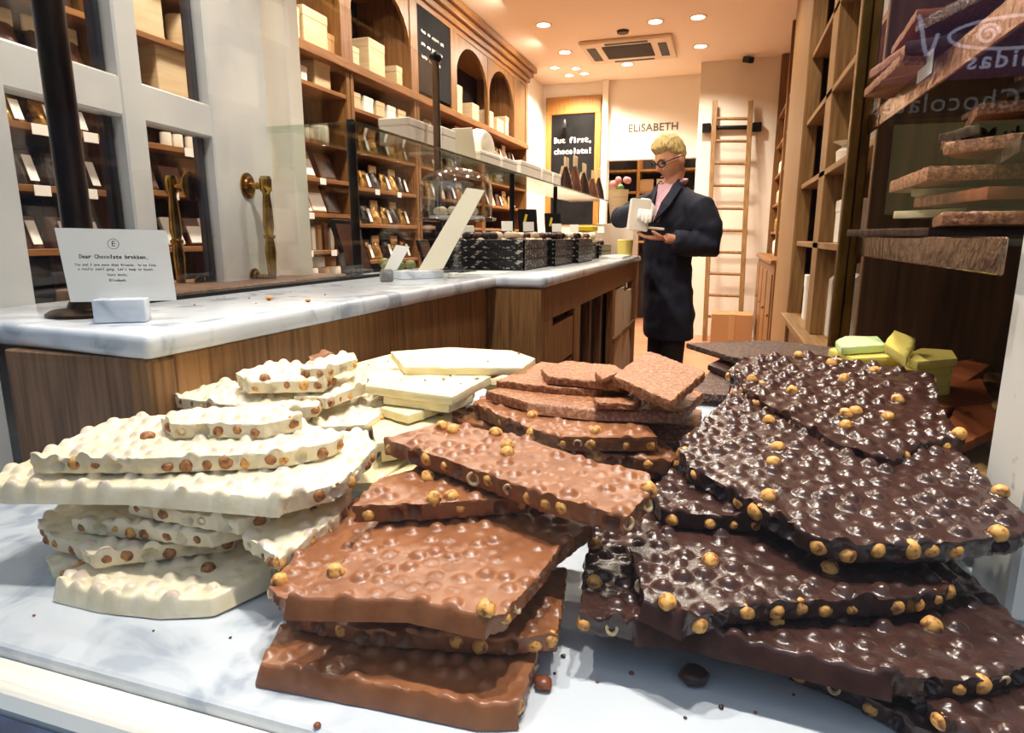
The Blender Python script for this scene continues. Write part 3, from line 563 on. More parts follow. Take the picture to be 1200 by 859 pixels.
def counter_far():
    t = thing('display_counter', 'far marble topped wooden counter carrying the trays of chocolates', 'counter', (-.75, 2.8, 0))
    MB().box(-1.05,-.46,1.722,3.88,.96,.99,.010,3).build('worktop', 'marble_counter', t, smooth=True)
    X = -.475
    box('carcass', 'wood_dark', (-1.0,X-.06,1.76,3.84,0,.958), t)
    box('end_panel', 'wood_counter_light', (-1.0,X,1.728,1.76,0,.958), t)
    box('top_rail', 'wood_counter_light', (X-.03,X,1.76,3.84,.86,.958), t)
    for y0, y1 in ((1.76,1.86),(2.16,2.26),(2.98,3.06),(3.66,3.84)): box('stile', 'wood_counter_light', (X-.03,X,y0,y1,0,.86), t)
    d = box('drawer_front', 'wood_counter_light', (X-.032,X-.004,1.862,2.158,.70,.835), t, .003)
    d = box('cupboard_door', 'wood_counter', (X-.032,X-.006,1.862,2.158,.1,.69), t, .003)
    box('door_panel', 'wood_dark', (X-.03,X-.003,1.93,2.09,.16,.63), d, .004)
    for y0, y1 in ((2.27,2.50),(2.52,2.74),(2.76,2.97)): box('dark_panel', 'black', (X-.058,X-.04,y0,y1,.1,.855), t)
    for y in (2.51, 2.75): box('divider', 'wood_counter', (X-.058,X-.012,y-.01,y+.01,.05,.858), t)
    box('towel_bar', 'wood_pale_y', (X-.012,X+.012,3.0,3.75,.60,.63), t, .004)
counter_far()
def sack(name, label, y0, y1, z1):
    b = bmesh.new(); n = 26; rows = []
    for j in range(11):
        z = .05+(z1-.05)*j/10; row = []
        for k in range(n):
            a = 2*PI*k/n; ex = math.copysign(abs(math.cos(a))**.6, math.cos(a)); ey = math.copysign(abs(math.sin(a))**.6, math.sin(a))
            w = .016*noise.noise(Vector((a*2, z*6, y0*9))); row.append(b.verts.new((-.50+ex*.030+w, (y0+y1)/2+ey*(y1-y0)/2*(1-.1*(j/10)**4), z)))
        rows.append(row)
    for r, q in zip(rows, rows[1:]):
        for k in range(n): b.faces.new((r[k], r[(k+1)%n], q[(k+1)%n], q[k]))
    b.faces.new(rows[-1]); b.faces.new(rows[0][::-1]); m = MB(); m.join(b)
    tag(m.build(name, 'white_paper', smooth=True), label, 'paper bag', 'paper bags in the far counter')
mat('white_paper', srgb(206,186,160), .8, bump=.6, bscale=(14,14,14))
sack('paper_sack', 'crumpled pale paper sack in the far counter, nearer the drawer', 3.07, 3.36, .85)
sack('paper_sack', 'crumpled pale paper sack in the far counter, nearer the shopkeeper', 3.37, 3.65, .82)

# bronze post standing on the near counter
t = thing('bronze_post', 'dark bronze post rising from a round foot on the marble counter', 'post', (-.857,.68,.99))
MB().cyl((-.857,.68,.995),(-.857,.68,2.45),.0185,20).build('pole', 'bronze', t, smooth=True)
MB().lathe([(.052,0),(.052,.004),(.046,.008),(.026,.011),(.022,.02),(.0001,.02)], (-.857,.68,.9905), 28).build('foot', 'bronze', t, smooth=True)

# note card in its marble block
def note():
    t = thing('note_card', 'white note card printed with a letter, held in a small marble block', 'card', (-.735,.64,.99))
    A = pz(110,380,.99); B = pz(172,378,.99); A.z = B.z = .99; u = (B-A).normalized(); n = Vector((-u.y,u.x,0)); W = (B-A).length
    c = (A+B)/2+n*.014
    R = Matrix((u, n, Vector((0,0,1)))).transposed()
    MB().obox(c+Vector((0,0,.0158)), (W,.028,.0305), R, .002, 2).build('block', 'marble_counter', t, smooth=True)
    bl = c+n*.012+Vector((0,0,.012)); up = (Vector((0,0,1))+n*.16).normalized(); fn = u.cross(up)
    # outline measured in the plane of the card
    nn = fn; pts = []
    for x, y in ((83,354),(207,352),(195,270),(64,267)):
        d = ray(x,y); k = (bl-CAM).dot(nn)/d.dot(nn); pts.append(CAM+d*k)
    cd = MB().prism(pts, -fn*-.0008).build('card', 'card', t)
    face = lambda x, y: CAM+ray(x,y)*((bl-CAM).dot(nn)/ray(x,y).dot(nn))
    ux = (pts[2]-pts[3]).normalized(); uy = (ux.cross(Vector((0,0,1))) and fn.cross(ux)*-1); uy = (uy if uy.z > 0 else -uy).normalized(); fz = ux.cross(uy)
    R2 = Matrix((ux, uy, fz)).transposed(); k = (pts[2]-pts[3]).length/131
    def line(s, x, y, size, bold=.0, w=None): mono(s, w/len(s)*k, size*k, face(x,y)+fz*.0008, R2, 'ink', t, bold=bold*k, ext=.0001) if w else text(s, size*k, face(x,y)+fz*.0008, R2, 'ink', t, bold=bold*k, ext=.0001)
    line('Dear Chocolate brokken,', 134, 301, 7.4, .16, 82)
    line("You and I are more than friends. We're like", 136, 310.5, 4.8, .04, 96)
    line("a really small gang. Let's keep in touch.", 137, 315.5, 4.8, .04, 90)
    line('Yours truly,', 138, 322, 4.8, .04, 26); line('Elisabeth.', 139, 328.5, 4.8, .06, 22)
    line('E', 133, 286, 10)
    ring = MB(); b = bmesh.new(); cc = face(133,286)+fz*.0009; N_ = 28
    vs = [[b.verts.new(cc+(ux*math.cos(2*PI*q/N_)+uy*math.sin(2*PI*q/N_))*r*k) for q in range(N_)] for r in (6.3,6.9)]
    for q in range(N_): b.faces.new((vs[0][q],vs[1][q],vs[1][(q+1)%N_],vs[0][(q+1)%N_]))
    ring.join(b); ring.build('emblem_ring', 'ink', t)
note()

# glass standing along the back of the counter
t = thing('counter_glass', 'clear glass sheet standing on a dark strip along the counter back', 'glass screen', (-.94,1.5,.99))
MB().box(-.926,-.920,.74,2.05,.997,1.655).build('pane', 'glass', t)
MB().box(-.929,-.9165,.73,2.06,.9901,.998,.001).build('bottom_strip', 'black_metal', t)

# ------------------------------------------------------------------ glazed white door, standing open left of the counter
DP = Vector((-1.19,1.43,0)); DD = Vector((-.156,.988,0)).normalized(); DN = Vector((DD.y,-DD.x,0))     # DN points to the room (+X)
def dbox(mb, s0, s1, z0, z1, n0, n1, bev=.004):
    c = DP+DD*((s0+s1)/2)+DN*((n0+n1)/2)+Vector((0,0,(z0+z1)/2))
    mb.obox(c, (abs(n1-n0),s1-s0,z1-z0), Matrix((DN,DD,Vector((0,0,1)))).transposed(), bev); return mb
S = dict
t = thing('door_1', 'white glazed shop door with brass pull handle', 'door', tuple(DP+DD*-.2)); t['kind'] = 'structure'
mb = MB()
for s0, s1 in ((-.86,-.665),(-.415,-.352),(-.128,.135)): dbox(mb, s0, s1, .05, 2.3, -.045, 0)
for z0, z1 in ((1.33,1.405),(.05,.9),(1.78,1.85),(2.22,2.3)):
    for s0, s1 in ((-.67,-.41),(-.356,-.124)): dbox(mb, s0, s1, z0, z1, -.043, -.003)
mb.build('frame', 'white_paint', t)
mb = MB()
for s0, s1 in ((-.668,-.412),(-.354,-.126)):
    for z0, z1 in ((.9,1.33),(1.405,1.78),(1.85,2.22)): dbox(mb, s0, s1, z0, z1, -.026, -.021, 0)
mb.build('glass_pane', 'glass', t)
mb = MB()
for s1 in (-.416,-.130):
    for z0, z1 in ((.9,1.33),(1.405,1.78)): dbox(mb, s1-.022, s1, z0, z1, -.040, -.028, 0)
mb.build('dark_bead', 'navy', t)
struct('trim_door', 'wall_white', (-1.42,-1.165,1.60,1.66,0,CH), .004)
def handle(s, zc, off, label, parent, k=1):
    h = bpy.data.objects.new('handle', None); 
    at = lambda ds, dn, z: DP+DD*(s+ds)+DN*(off+dn*k)+Vector((0,0,z))
    mb = MB()
    for z, r in ((zc+.118,.033),(zc-.118,.024)):
        mb.lathe([(r,0),(r,.004),(r*.7,.006),(r*.62,.011),(.009,.012),(.009,.03),(.0001,.03)], at(0,0,z), 24, DN*k)
        mb.cyl(at(0,.03,z), at(0,.052,z), .008, 14)
    z0 = zc-.142
    mb.lathe([(r_*1.25, z_*1.05) for r_, z_ in [(.0165,0),(.0165,.004),(.009,.01),(.0075,.02),(.0095,.045),(.0115,.09),(.0085,.118),(.012,.122),(.012,.127),(.0085,.13),(.0115,.15),(.0095,.20),(.0075,.226),(.0085,.232),(.012,.236),(.0125,.262),(.010,.27),(.0001,.27)]], at(0,.052,z0), 20)
    mb.build('handle', 'brass', parent, smooth=True)
handle(.0, 1.112, 0, '', t)
handle(-.165, 1.100, -.045, '', t, -1)  # solid copy standing in for the handle's reflection in the glass

# ------------------------------------------------------------------ shelving along the left wall
CX = -2.15; CB = -2.55
LEV = [2.096, 1.91, 1.62, 1.42, 1.23, 1.025, .872]
def cab(y0, y1, levels, label, tags=(), top=2.1):
    t = thing('shelving_unit', label, 'shelves', (CX-.2,(y0+y1)/2,0), 'shelving units along the left wall')
    box('back_panel', 'wood_dark', (CB-.03,CB,y0,y1,0,top), t)
    for y in (y0, y1-.034): box('side_panel', 'wood_cabinet', (CB,CX+.005,y,y+.034,0,top), t)
    box('base_cabinet', 'wood_cabinet', (CB,CX,y0+.034,y1-.034,0,.80), t)
    for z in levels: box('shelf', 'wood_cabinet_y', (CB,CX,y0+.034,y1-.034,z-.022,z), t, .0015)
    for y, z in tags: box('price_tag', 'card', (CX+.0005,CX+.003,y-.028,y+.028,z-.034,z+.0), t, .0005)
    return t
L1 = [2.1,1.86,1.65,1.46,1.266,1.06]; L2 = [2.08,1.866,1.665,1.462,1.282,1.06]
cab(1.0, 1.92, L1, 'shelving unit seen through the left pane of the white door', [(1.62,1.46),(1.80,1.46),(1.60,1.266),(1.77,1.266)], 2.85)
cab(1.93, 2.46, L2, 'narrow shelving unit seen through the right pane of the white door', [(2.25,1.462),(2.14,1.282),(2.05,1.06)], 2.85)
cab(2.47, 3.52, LEV[1:], 'shelving unit with white cups and cards right of the brass handle', [(2.80,1.42),(3.20,1.42),(3.07,1.23),(2.80,1.025),(3.04,1.025),(3.27,1.025)], 2.045)
cab(3.53, 4.40, [1.86,1.62,1.40,1.18,.95], 'shelving unit full of shiny bags behind the glass screen', [(3.8,1.4),(4.1,1.4)], 2.045)
cab(4.41, 5.75, [1.86,1.62,1.40,1.18,.95], 'shelving unit under the arched cupboard, nearer half', (), 2.045)
cab(5.76, 7.14, [1.86,1.62,1.40,1.18,.95], 'shelving unit under the arched cupboard, next to the rear wall', (), 2.045)
tag(box('ledge', 'wood_cabinet_y', (CB,CX+.03,2.47,7.14,2.046,2.098), None, .004), 'long dark wooden ledge running above the left shelves', 'ledge')
def arch(y0, y1, z0, z1, ys, zt):       # spandrel outline between z1 (top) and an arch springing at z0
    n = 14; pts = [(CX,y0,z1),(CX,y0,z0)]
    for k in range(n+1):
        a = PI*k/n; pts.append((CX, (y0+y1)/2-math.cos(a)*(y1-y0)/2, z0+math.sin(a)*(zt-z0)))
    return pts+[(CX,y1,z0),(CX,y1,z1)]
t = thing('upper_cupboard', 'upper wooden cupboard with arches and cornice along the left wall', 'cupboard', (CX-.2,5.0,2.1))
box('back_panel', 'wood_dark', (CB-.03,CB,2.47,7.14,2.099,CH-.002), t)
for y0, y1 in ((2.47,2.56),(3.44,3.56),(4.32,4.43),(5.02,5.14),(6.66,6.80),(7.06,7.14)): box('stile', 'wood_cabinet', (CB,CX+.012,y0,y1,2.099,2.72), t)
box('header', 'wood_cabinet_y', (CB,CX+.01,2.47,7.14,2.70,CH-.004), t)
mb = MB().box(CX,CX+.035,2.47,7.16,2.74,2.79,.01,2).box(CX,CX+.07,2.47,7.18,2.79,2.84,.012,2).box(CX,CX+.10,2.47,7.2,2.84,CH-.003,.006); mb.build('cornice', 'wood_cabinet_y', t)
for y0, y1 in ((2.56,3.44),(3.56,4.32),(5.14,5.88),(5.92,6.66)):
    zt = 2.66; pts = arch(y0, y1, 2.36, 2.705, 0, zt); pts = [Vector((p[0]-.02, p[1], p[2])) for p in pts]
    MB().prism(pts, (.024,0,0)).build('arch', 'wood_cabinet', t)
box('divider', 'wood_cabinet', (CX-.03,CX+.008,5.88,5.92,2.099,2.70), t)
box('side_field', 'wood_cabinet', (CX-.02,CX+.004,6.80,7.06,2.099,2.70), t)
b = box('chalk_board', 'blackboard', (CX-.012,CX+.006,4.43,5.02,2.13,2.70), t)
Rx = Matrix((Vector((0,1,0)), Vector((0,0,1)), Vector((1,0,0)))).transposed()
m1 = MB()
rnd = random.Random(8)
for i, words in enumerate(((.07,.04,.12,.05),(.06,.05,.09,.05),(.09,.10,.06))):      # rows of chalk handwriting too small to read
    y = 4.50
    for wl in words:
        m1.tube([(CX+.0085, y+wl*q/12, 2.54-i*.085+.013*math.sin(q*2.1+wl*90)*rnd.uniform(.5,1)) for q in range(13)], .0032, 5); y += wl+.035
m1.build('chalk_marks', 'chalk', b, smooth=True)
# ------------------------------------------------------------------ rear wall
t = thing('framed_blackboard', 'wood framed blackboard reading But first, chocolate! on the rear wall', 'sign', (-1.98,7.98,1.2))
P0 = pY(640,115,7.96); P1 = pY(705,113,7.96); x0, x1, zt = P0.x, P1.x, P0.z
for a, b_ in ((x0,x0+.07),(x1-.07,x1)): box('frame_side', 'wood_board', (a,b_,7.955,7.995,1.25,zt), t, .004)
box('frame_top', 'wood_board', (x0,x1,7.95,7.995,zt-.20,zt), t, .006)
bb = box('board', 'blackboard', (x0+.07,x1-.07,7.965,7.994,1.25,zt-.19), t)
Rf = Matrix((Vector((1,0,0)), Vector((0,0,1)), Vector((0,-1,0)))).transposed()
for s_, y in (('But first,',164),('chocolate!',177)):
    q = pY(671,y,7.963); mono(s_, .0475, .092, ((x0+x1)/2,7.9635,q.z), Rf, 'chalk', bb, bold=.0022)
q0 = pY(736,151,7.995); q1 = pY(795,151,7.995)
o = text('ELiSABETH', .118, ((q0.x+q1.x)/2,7.996,q0.z), Rf, 'sign_brown', None, 'wall_lettering', bold=.0025, spacing=1.05)
tag(o, 'brown capital lettering on the rear wall above the opening', 'lettering')
t = thing('wall_spotlight', 'small black spotlight clipped to the top of the framed blackboard', 'lamp', (-1.9,7.9,2.42))
MB().cyl((-1.9,7.94,2.42),(-1.9,7.86,2.44),.012,10).build('arm', 'black_metal', t)
MB().lathe([(.02,0),(.035,.02),(.045,.09),(.0001,.07)], (-1.9,7.86,2.47), 14, (.1,.2,-1)).build('lamp_head', 'black_metal', t, smooth=True)
# shelf wall in the alcove behind the opening
t = thing('alcove_shelves', 'lit wooden shelves with cups in the alcove behind the shopkeeper', 'shelves', (-.8,8.8,0))
box('back_panel', 'wood_dark', (-1.6,-.1,8.95,8.98,0,2.3), t)
for z in (1.05,1.42,1.68,1.95): box('shelf', 'wood_board', (-1.6,-.1,8.66,8.95,z-.03,z), t)
for x in (-1.6,-1.12,-.62,-.14): box('upright', 'wood_board', (x,x+.04,8.65,8.95,0,2.3), t)
for i in range(9):
    x = -1.52+i*.15
    tag(MB().lathe([(.045,0),(.05,.10),(.046,.13),(.0001,.13)], (x,8.74,1.421), 14).build('jar', 'cup_white', smooth=True), ORD[i]+' pale jar from the left on the alcove shelf', 'jar', 'jars in the alcove')
for i, (x, m_) in enumerate(((-1.42,'cream_box'),(-1.0,'kraft'),(-.78,'cream_box'))):
    tag(box('gift_box', m_, (x-.09,x+.09,8.70,8.86,1.681,1.83), None, .004), ORD[i]+' box from the left on the upper alcove shelf', 'box', 'boxes in the alcove')
# ladder, rail, cardboard box
t = thing('library_ladder', 'tall wooden ladder leaning against the rear wall', 'ladder', (.06,7.3,0))
LA, LB = pY(838,118,7.42), pY(826,393,7.12); LC, LD = pY(880,118,7.42), pY(867,393,7.12); LB.z = LD.z = .002
for a, b_ in ((LA,LB),(LC,LD)):
    d = (a-b_); MB().obox((a+b_)/2, (.05,.035,d.length), Vector((0,0,1)).rotation_difference(d).to_matrix(), .004).build('rail', 'wood_pale', t)
for y in (138,163,188,213,239,264,289,314,339,364):
    k = (y-118)/(393-118); a = LA.lerp(LB, k); b_ = LC.lerp(LD, k)
    MB().cyl(a, b_, .016, 8).build('rung', 'wood_pale', t)
t = thing('ladder_rail', 'black metal bar across the ladder on the rear wall', 'rail', (.05,7.45,2.2))
a, b_ = pY(828,150,7.46), pY(887,149,7.46)
MB().cyl(a, b_, .022, 12).build('bar', 'black_metal', t)
for p in (a, b_): MB().obox(p, (.09,.07,.09), (0,0,0), .006).build('bracket', 'black_metal', t)
a, b_ = pz(829,393,0), pz(880,392,0)
t = thing('cardboard_box', 'closed brown cardboard box at the foot of the ladder', 'box', ((a.x+b_.x)/2+.02,7.0,0))
box('carton', 'cardboard', (a.x+.04,b_.x-.04,6.72,7.04,.003,.34), t, .004)
box('tape', 'kraft', ((a.x+b_.x)/2-.03,(a.x+b_.x)/2+.03,6.716,7.044,.08,.343), t, .0005)
# ------------------------------------------------------------------ ceiling fittings
mat('vent_slat', srgb(92,72,54), .6)
t = thing('air_conditioner', 'square ceiling air conditioner cassette with dark grille', 'air conditioner', (-1.0,6.75,CH))
box('frame', 'vent_frame', (-1.42,-.56,6.38,7.12,CH-.035,CH-.001), t, .01)
g = box('grille', 'vent_dark', (-1.22,-.76,6.50,6.94,CH-.041,CH-.034), t, .003)
for k in range(8): box('slat', 'vent_slat', (-1.22,-.76,6.53+k*.05,6.536+k*.05,CH-.046,CH-.038), g, .001)
for x0, x1, y0, y1 in ((-1.37,-1.28,6.52,6.98),(-.70,-.62,6.52,6.98),(-1.18,-.78,6.41,6.47),(-1.18,-.78,7.03,7.08)): box('vent_slot', 'vent_dark', (x0,x1,y0,y1,CH-.038,CH-.032), t, .002)
DL = [(637,29,'nearest the left cornice'),(768,25,'nearest the camera in the middle of the ceiling'),(818,20,'nearest the camera on the right of the ceiling'),(662,61,'second from front on the left'),(735,75,'behind the air conditioner'),(821,54,'right of the air conditioner'),(650,79,'leftmost of the small cluster by the blackboard'),(675,80,'upper one of the small cluster by the blackboard'),(667,88,'lower one of the small cluster by the blackboard'),(685,86,'rightmost of the small cluster by the blackboard')]
LAMPS = []
for x, y, w in DL:
    p = pz(x, y, CH); LAMPS.append(p)
    t = thing('downlight', 'round lit ceiling downlight '+w, 'ceiling light', (p.x,p.y,CH), 'ceiling downlights')
    r = .055 if y < 78 else .045
    MB().lathe([(r,-.003),(r+.018,-.006),(r+.02,0)], (p.x,p.y,CH-.0005), 22).build('trim_ring', 'vent_frame', t, smooth=True)
    MB().lathe([(.0001,-.004),(r,-.004),(r,-.001)], (p.x,p.y,CH-.0006), 22).build('lens', 'lamp_glow', t)
for i, (x, y, w) in enumerate(((320,15,'nearer the brass handle'),(388,9,'nearer the arch'))):      # lit pucks in front of the left shelves
    p = pX(x, y, -1.75)
p = pz(730,36,CH); tag(MB().lathe([(.05,-.02),(.055,0)], (p.x,p.y,CH-.001), 18).build('smoke_detector', 'vent_dark', smooth=True), 'round smoke detector in front of the air conditioner', 'smoke detector')
def camera_box(name, px, py, Y, label, m_):
    p = pY(px, py, Y); t = thing(name, label, 'camera', tuple(p))
    MB().obox(p, (.06,.14,.06), (.3,0,.5), .008).build('housing', m_, t)
    MB().cyl(p, p+Vector((0,.12,.10)), .012, 8).build('arm', m_, t)
camera_box('security_camera', 877, 70, 7.38, 'dark security camera high on the rear wall above the ladder', 'black_metal')
p = pY(634,90,7.8); t = thing('dome_camera', 'small hanging dome lamp by the blackboard', 'camera', (p.x,p.y,p.z))
MB().lathe([(.0001,-.05),(.035,-.03),(.045,0),(.03,.02),(.012,.03),(.012,.12),(.0001,.12)], tuple(p), 16).build('dome', 'vent_frame', t, smooth=True)
# ------------------------------------------------------------------ shelving along the right wall
RX = .40; RB = .76
yb = lambda px, X=RX: pX(px, 300, X).y
Ypost0, Ypost1 = yb(914), yb(932); Yt0, Yt1 = yb(951), yb(957)
RL = [1.075,1.39,1.73,2.08,2.42,2.7]
t = thing('tall_shelving', 'tall wooden shelving along the right wall holding white boxes', 'shelves', (.58,2.6,0))
box('back_panel', 'wood_case', (RB,RB+.018,1.36,Ypost0,0,CH-.01), t)
box('front_post', 'wood_pale', (RX-.02,RX+.06,Ypost1,Ypost0,0,CH-.01), t, .006)
box('upright', 'wood_pale', (RX,RB,Yt1,Yt0,.66,CH-.01), t, .003)
box('near_side', 'wood_dark', (RX,RB,1.36,1.39,0,CH-.01), t)
for z in RL: box('shelf', 'wood_pale_y', (RX,RB,1.39,Ypost1,z-.026,z), t, .002)
box('counter_board', 'wood_pale_y', (RX-.05,RB,1.39,Ypost1,.625,.66), t, .004)
box('base_cabinet', 'wood_counter', (RX,RB,1.39,Ypost1,0,.625), t)
t = thing('dresser', 'dark wooden dresser shelves at the far end of the right wall', 'shelves', (.58,5.8,0))
Y0 = Ypost0+.01; Y1 = 7.45
box('back_panel', 'wood_case', (RB,RB+.018,Y0,Y1,0,CH-.01), t)
for z in (1.15,1.42,1.70,2.0,2.3): box('shelf', 'wood_cabinet_y', (.46,RB,Y0,Y1,z-.024,z), t, .002)
for y in (Y0,(Y0+Y1)/2,Y1-.05): box('upright', 'wood_cabinet', (.44,RB,y,y+.05,.93,CH-.01), t, .003)
box('counter_board', 'wood_cabinet_y', (.34,RB,Y0,Y1,.895,.93), t, .004)
b = box('base_cabinet', 'wood_cabinet', (.37,RB,Y0,Y1,0,.895), t)
for k in range(4):
    y = Y0+.1+k*.6; d = box('cupboard_door', 'wood_cabinet', (.360,.3705,y,y+.5,.1,.82), t, .003); MB().ball((.352,y+.06,.5),.014).build('knob', 'brass', d, smooth=True)
for i in range(9):
    for j, z in enumerate((.931,1.151,1.421,1.701)):
        y = Y0+.28+i*.29
        if abs(y-(Y0+Y1)/2) < .09: y += .1
        m_ = ('cup_white','wrapper_gold','cream_box')[(i+j) % 3]
        tag(MB().lathe([(.045,0),(.052,.03),(.05,.12),(.03,.15),(.0001,.16)], (.53,y,z), 12).build('sweet_jar', m_, smooth=True), ORD[i]+' jar from the near end on the '+('dresser top','lowest far right shelf','second far right shelf','third far right shelf')[j], 'jar', 'jars on the far right dresser')
# things on the right shelving
def bag_box(name, lab, x0, x1, y0, y1, z0, z1, m_='white_box', slope=0, grp='white boxes on the right shelves', cat='box'):
    t = thing(name, lab, cat, ((x0+x1)/2,(y0+y1)/2,z0), grp)
    zt = z1-slope
    box('body', m_, (x0,x1,y0,y1,z0+.0005,zt), t, .003)
    if slope:
        xm = (x0+x1)/2
        MB().prism([Vector((x0,y0+.003,zt)),Vector((x1,y0+.003,zt)),Vector((xm+.015,y0+.003,z1)),Vector((xm-.015,y0+.003,z1))], (0,y1-y0-.006,0)).build('folded_top', m_, t)
    else: box('lid', m_, (x0-.002,x1+.002,y0-.002,y1+.002,zt-(zt-z0)*.28,zt+.001), t, .003)
    return t
yq = lambda px, py, z: pz(px, py, z)
bag_box('paper_bag', 'large white paper bag with folded top on the right counter board', .46,.66,3.12,3.36,.66,.985, slope=.07, cat='paper bag')
bag_box('paper_bag', 'white paper bag half hidden by the brass post on the counter board', .47,.66,2.78,3.02,.66,1.0, slope=.08, cat='paper bag')
bag_box('tall_box', 'slim white box left of the thin upright, leaning nearest to it', .43,.60,3.52,3.58,.66,1.0)
bag_box('tall_box', 'slim white box behind the wide pale post', .43,.58,3.72,3.82,.66,.90)
bag_box('tall_box', 'tall white box on the shelf above the cup stack', .45,.60,2.82,2.98,1.39,1.70)
bag_box('tall_box', 'white box peeping out behind the brass post', .45,.62,2.92,3.12,1.075,1.25)
bag_box('tall_box', 'white box standing on the third right shelf', .45,.62,2.7,2.9,1.73,2.0)
bag_box('tall_box', 'white box on the fourth right shelf near the wide post', .46,.62,3.0,3.2,2.08,2.3)
for i in range(4):
    tag(MB().lathe([(.07,0),(.08,.055),(.074,.055),(.066,.004),(.0001,.004)], (.50,Yt1+.16,1.0755+i*.05), 20).build('bowl', 'cup_white', smooth=True), ORD[i]+' white bowl from the bottom of the stack on the right shelf', 'bowl', 'stack of white bowls')
tag(MB().lathe([(.04,0),(.045,.06),(.02,.08),(.06,.10),(.0001,.105)], (.47,3.10,1.3905), 18).build('lidded_pot', 'cup_white', smooth=True), 'small white lidded pot on the second right shelf', 'pot')
tag(MB().lathe([(.03,0),(.045,.04),(.03,.09),(.0001,.10)], (.47,3.25,1.7305), 18).build('lidded_pot', 'cup_white', smooth=True), 'small white pot on the third right shelf near the pale post', 'pot')

# ------------------------------------------------------------------ brass posted display case on the right
t = thing('display_case', 'brass posted display case with stacked chocolate beside the white post', 'display case', (.42,.95,.862))
q = pX(993,300,.212)
yf = q.y
MB().box(.195,.212,yf-.012,yf+.012,.862,2.3,.003,2).box(.212,.228,yf-.004,yf+.010,.862,2.3,.002).build('brass_post', 'brass_dull', t)
box('end_panel', 'wood_case', (.24,.60,yf+.012,yf+.03,.862,2.3), t)
box('side_panel', 'wood_case', (.60,.617,.665,yf+.03,.862,2.3), t)
box('base', 'wood_pale_y', (.237,.60,.665,yf+.012,.8625,.868), t)
sh = box('shelf', 'glass_shelf', (.225,.598,.66,yf-.002,1.092,1.0995), t, .001)
MB().box(.220,.2245,.64,yf-.014,1.068,1.100,.0015).build('wrapped_edge', 'foil', sh)
sh2 = box('shelf', 'glass_shelf', (.225,.598,.66,yf-.002,1.294,1.3015), t, .001)
MB().box(.220,.2245,.60,yf-.014,1.270,1.302,.0015).build('wrapped_edge', 'foil', sh2)
pp = pX(1085,78,.2195); b_ = MB().obox(pp+Vector((-.0008,0,.004)), (.0012,.060,.036), (0,0,0)).build('price_tag', 'card', sh2)
for dz, hw in ((.010,.010),(.003,.007)): MB().obox(pp+Vector((-.0018,0,dz)), (.0004,hw*2,.0012), (0,0,0)).build('print_line', 'ink', b_)
# chocolate stacked in the case: pieces given by centre, size, turn
def piece(kind, style, c, w, d, rz, z, th, seed, label, group='chocolate pieces in the display case', tilt=(0,0)):
    rnd = random.Random(seed); S = Slab(); S.key = 'X'; S.kind = kind; S.style = style; S.th = th; S.tilt = tilt; S.smooth = set(); S.c = c; S.z0 = z+th; S.label = label
    pts = [(-.5,-.5),(0,-.55),(.5,-.45),(.52,.1),(.45,.5),(-.1,.5),(-.5,.4)]; S.poly = []
    for x, y in pts:
        x = (x+rnd.uniform(-.08,.08))*w; y = (y+rnd.uniform(-.08,.08))*d; S.poly.append((c[0]+x*math.cos(rz)-y*math.sin(rz), c[1]+x*math.sin(rz)+y*math.cos(rz)))
    o = build_slab(S, seed); o['group'] = group; return o
Z = 1.1005
PIECES = []
def drop(kind, style, c, w, d, rz, th, seed, lab, base):
    pts = [(-.5,-.5),(0,-.55),(.5,-.45),(.52,.1),(.45,.5),(-.1,.5),(-.5,.4)]; P = [(c[0]+x*w*math.cos(rz)-y*d*math.sin(rz), c[1]+x*w*math.sin(rz)+y*d*math.cos(rz)) for x, y in pts]
    g = np.linspace(-.46, .46, 14); gx, gy = np.meshgrid(g, g); gx = gx.ravel(); gy = gy.ravel(); X = c[0]+gx*w*math.cos(rz)-gy*d*math.sin(rz); Y = c[1]+gx*w*math.sin(rz)+gy*d*math.cos(rz)
    z = base
    for Q, zt, b0 in PIECES:
        if b0 == base and inpoly(X, Y, Q).any(): z = max(z, zt)
    PIECES.append((P, z+th+.0012, base)); return piece(kind, style, c, w, d, rz, z, th, seed, lab)
CASE = [('dark','plain',(.345,1.0),.28,.24,.1,.010,'dark bar lowest in the case, jutting past the brass post'),
 ('milk','crunch',(.36,.84),.26,.26,-.2,.012,'milk piece beside the lowest dark bar in the case'),
 ('white','plain',(.30,1.02),.13,.15,.4,.010,'ivory piece just above the lowest dark bar'),
 ('milk','plain',(.37,.88),.26,.22,.2,.012,'plain milk piece low in the middle of the case'),
 ('white','plain',(.29,.98),.10,.12,-.3,.009,'small ivory piece under the speckled milk slab'),
 ('milk','crunch',(.335,.95),.26,.22,.12,.015,'thick speckled milk slab jutting to the left over the brass post'),
 ('dark','plain',(.38,.80),.24,.2,-.1,.014,'dark bar behind the slanted milk piece in the case'),
 ('milk','crunch',(.345,.85),.16,.20,.7,.013,'slanted milk piece in the middle of the case stack'),
 ('milk','crunch',(.34,.96),.14,.12,-.5,.010,'nutty milk piece above the speckled milk slab'),
 ('dark','plain',(.30,.97),.08,.09,.3,.012,'small dark bit toward the left of the case stack'),
 ('milk','crunch',(.37,.90),.20,.14,-.3,.011,'milk piece just above the slanted one in the case'),
 ('milk','plain',(.36,.93),.19,.09,-.12,.008,'flat milk bar lying over the case stack'),
 ('dark','plain',(.40,.82),.2,.16,.1,.013,'dark bar in the upper part of the case stack'),
 ('milk','crunch',(.375,.90),.11,.12,.5,.011,'small milk piece near the top of the case stack'),
 ('dark','crunch',(.38,.88),.10,.10,1.0,.010,'small dark piece second from the top of the case stack'),
 ('milk','plain',(.38,.90),.13,.09,-.2,.009,'topmost slanted milk bar in the case')]
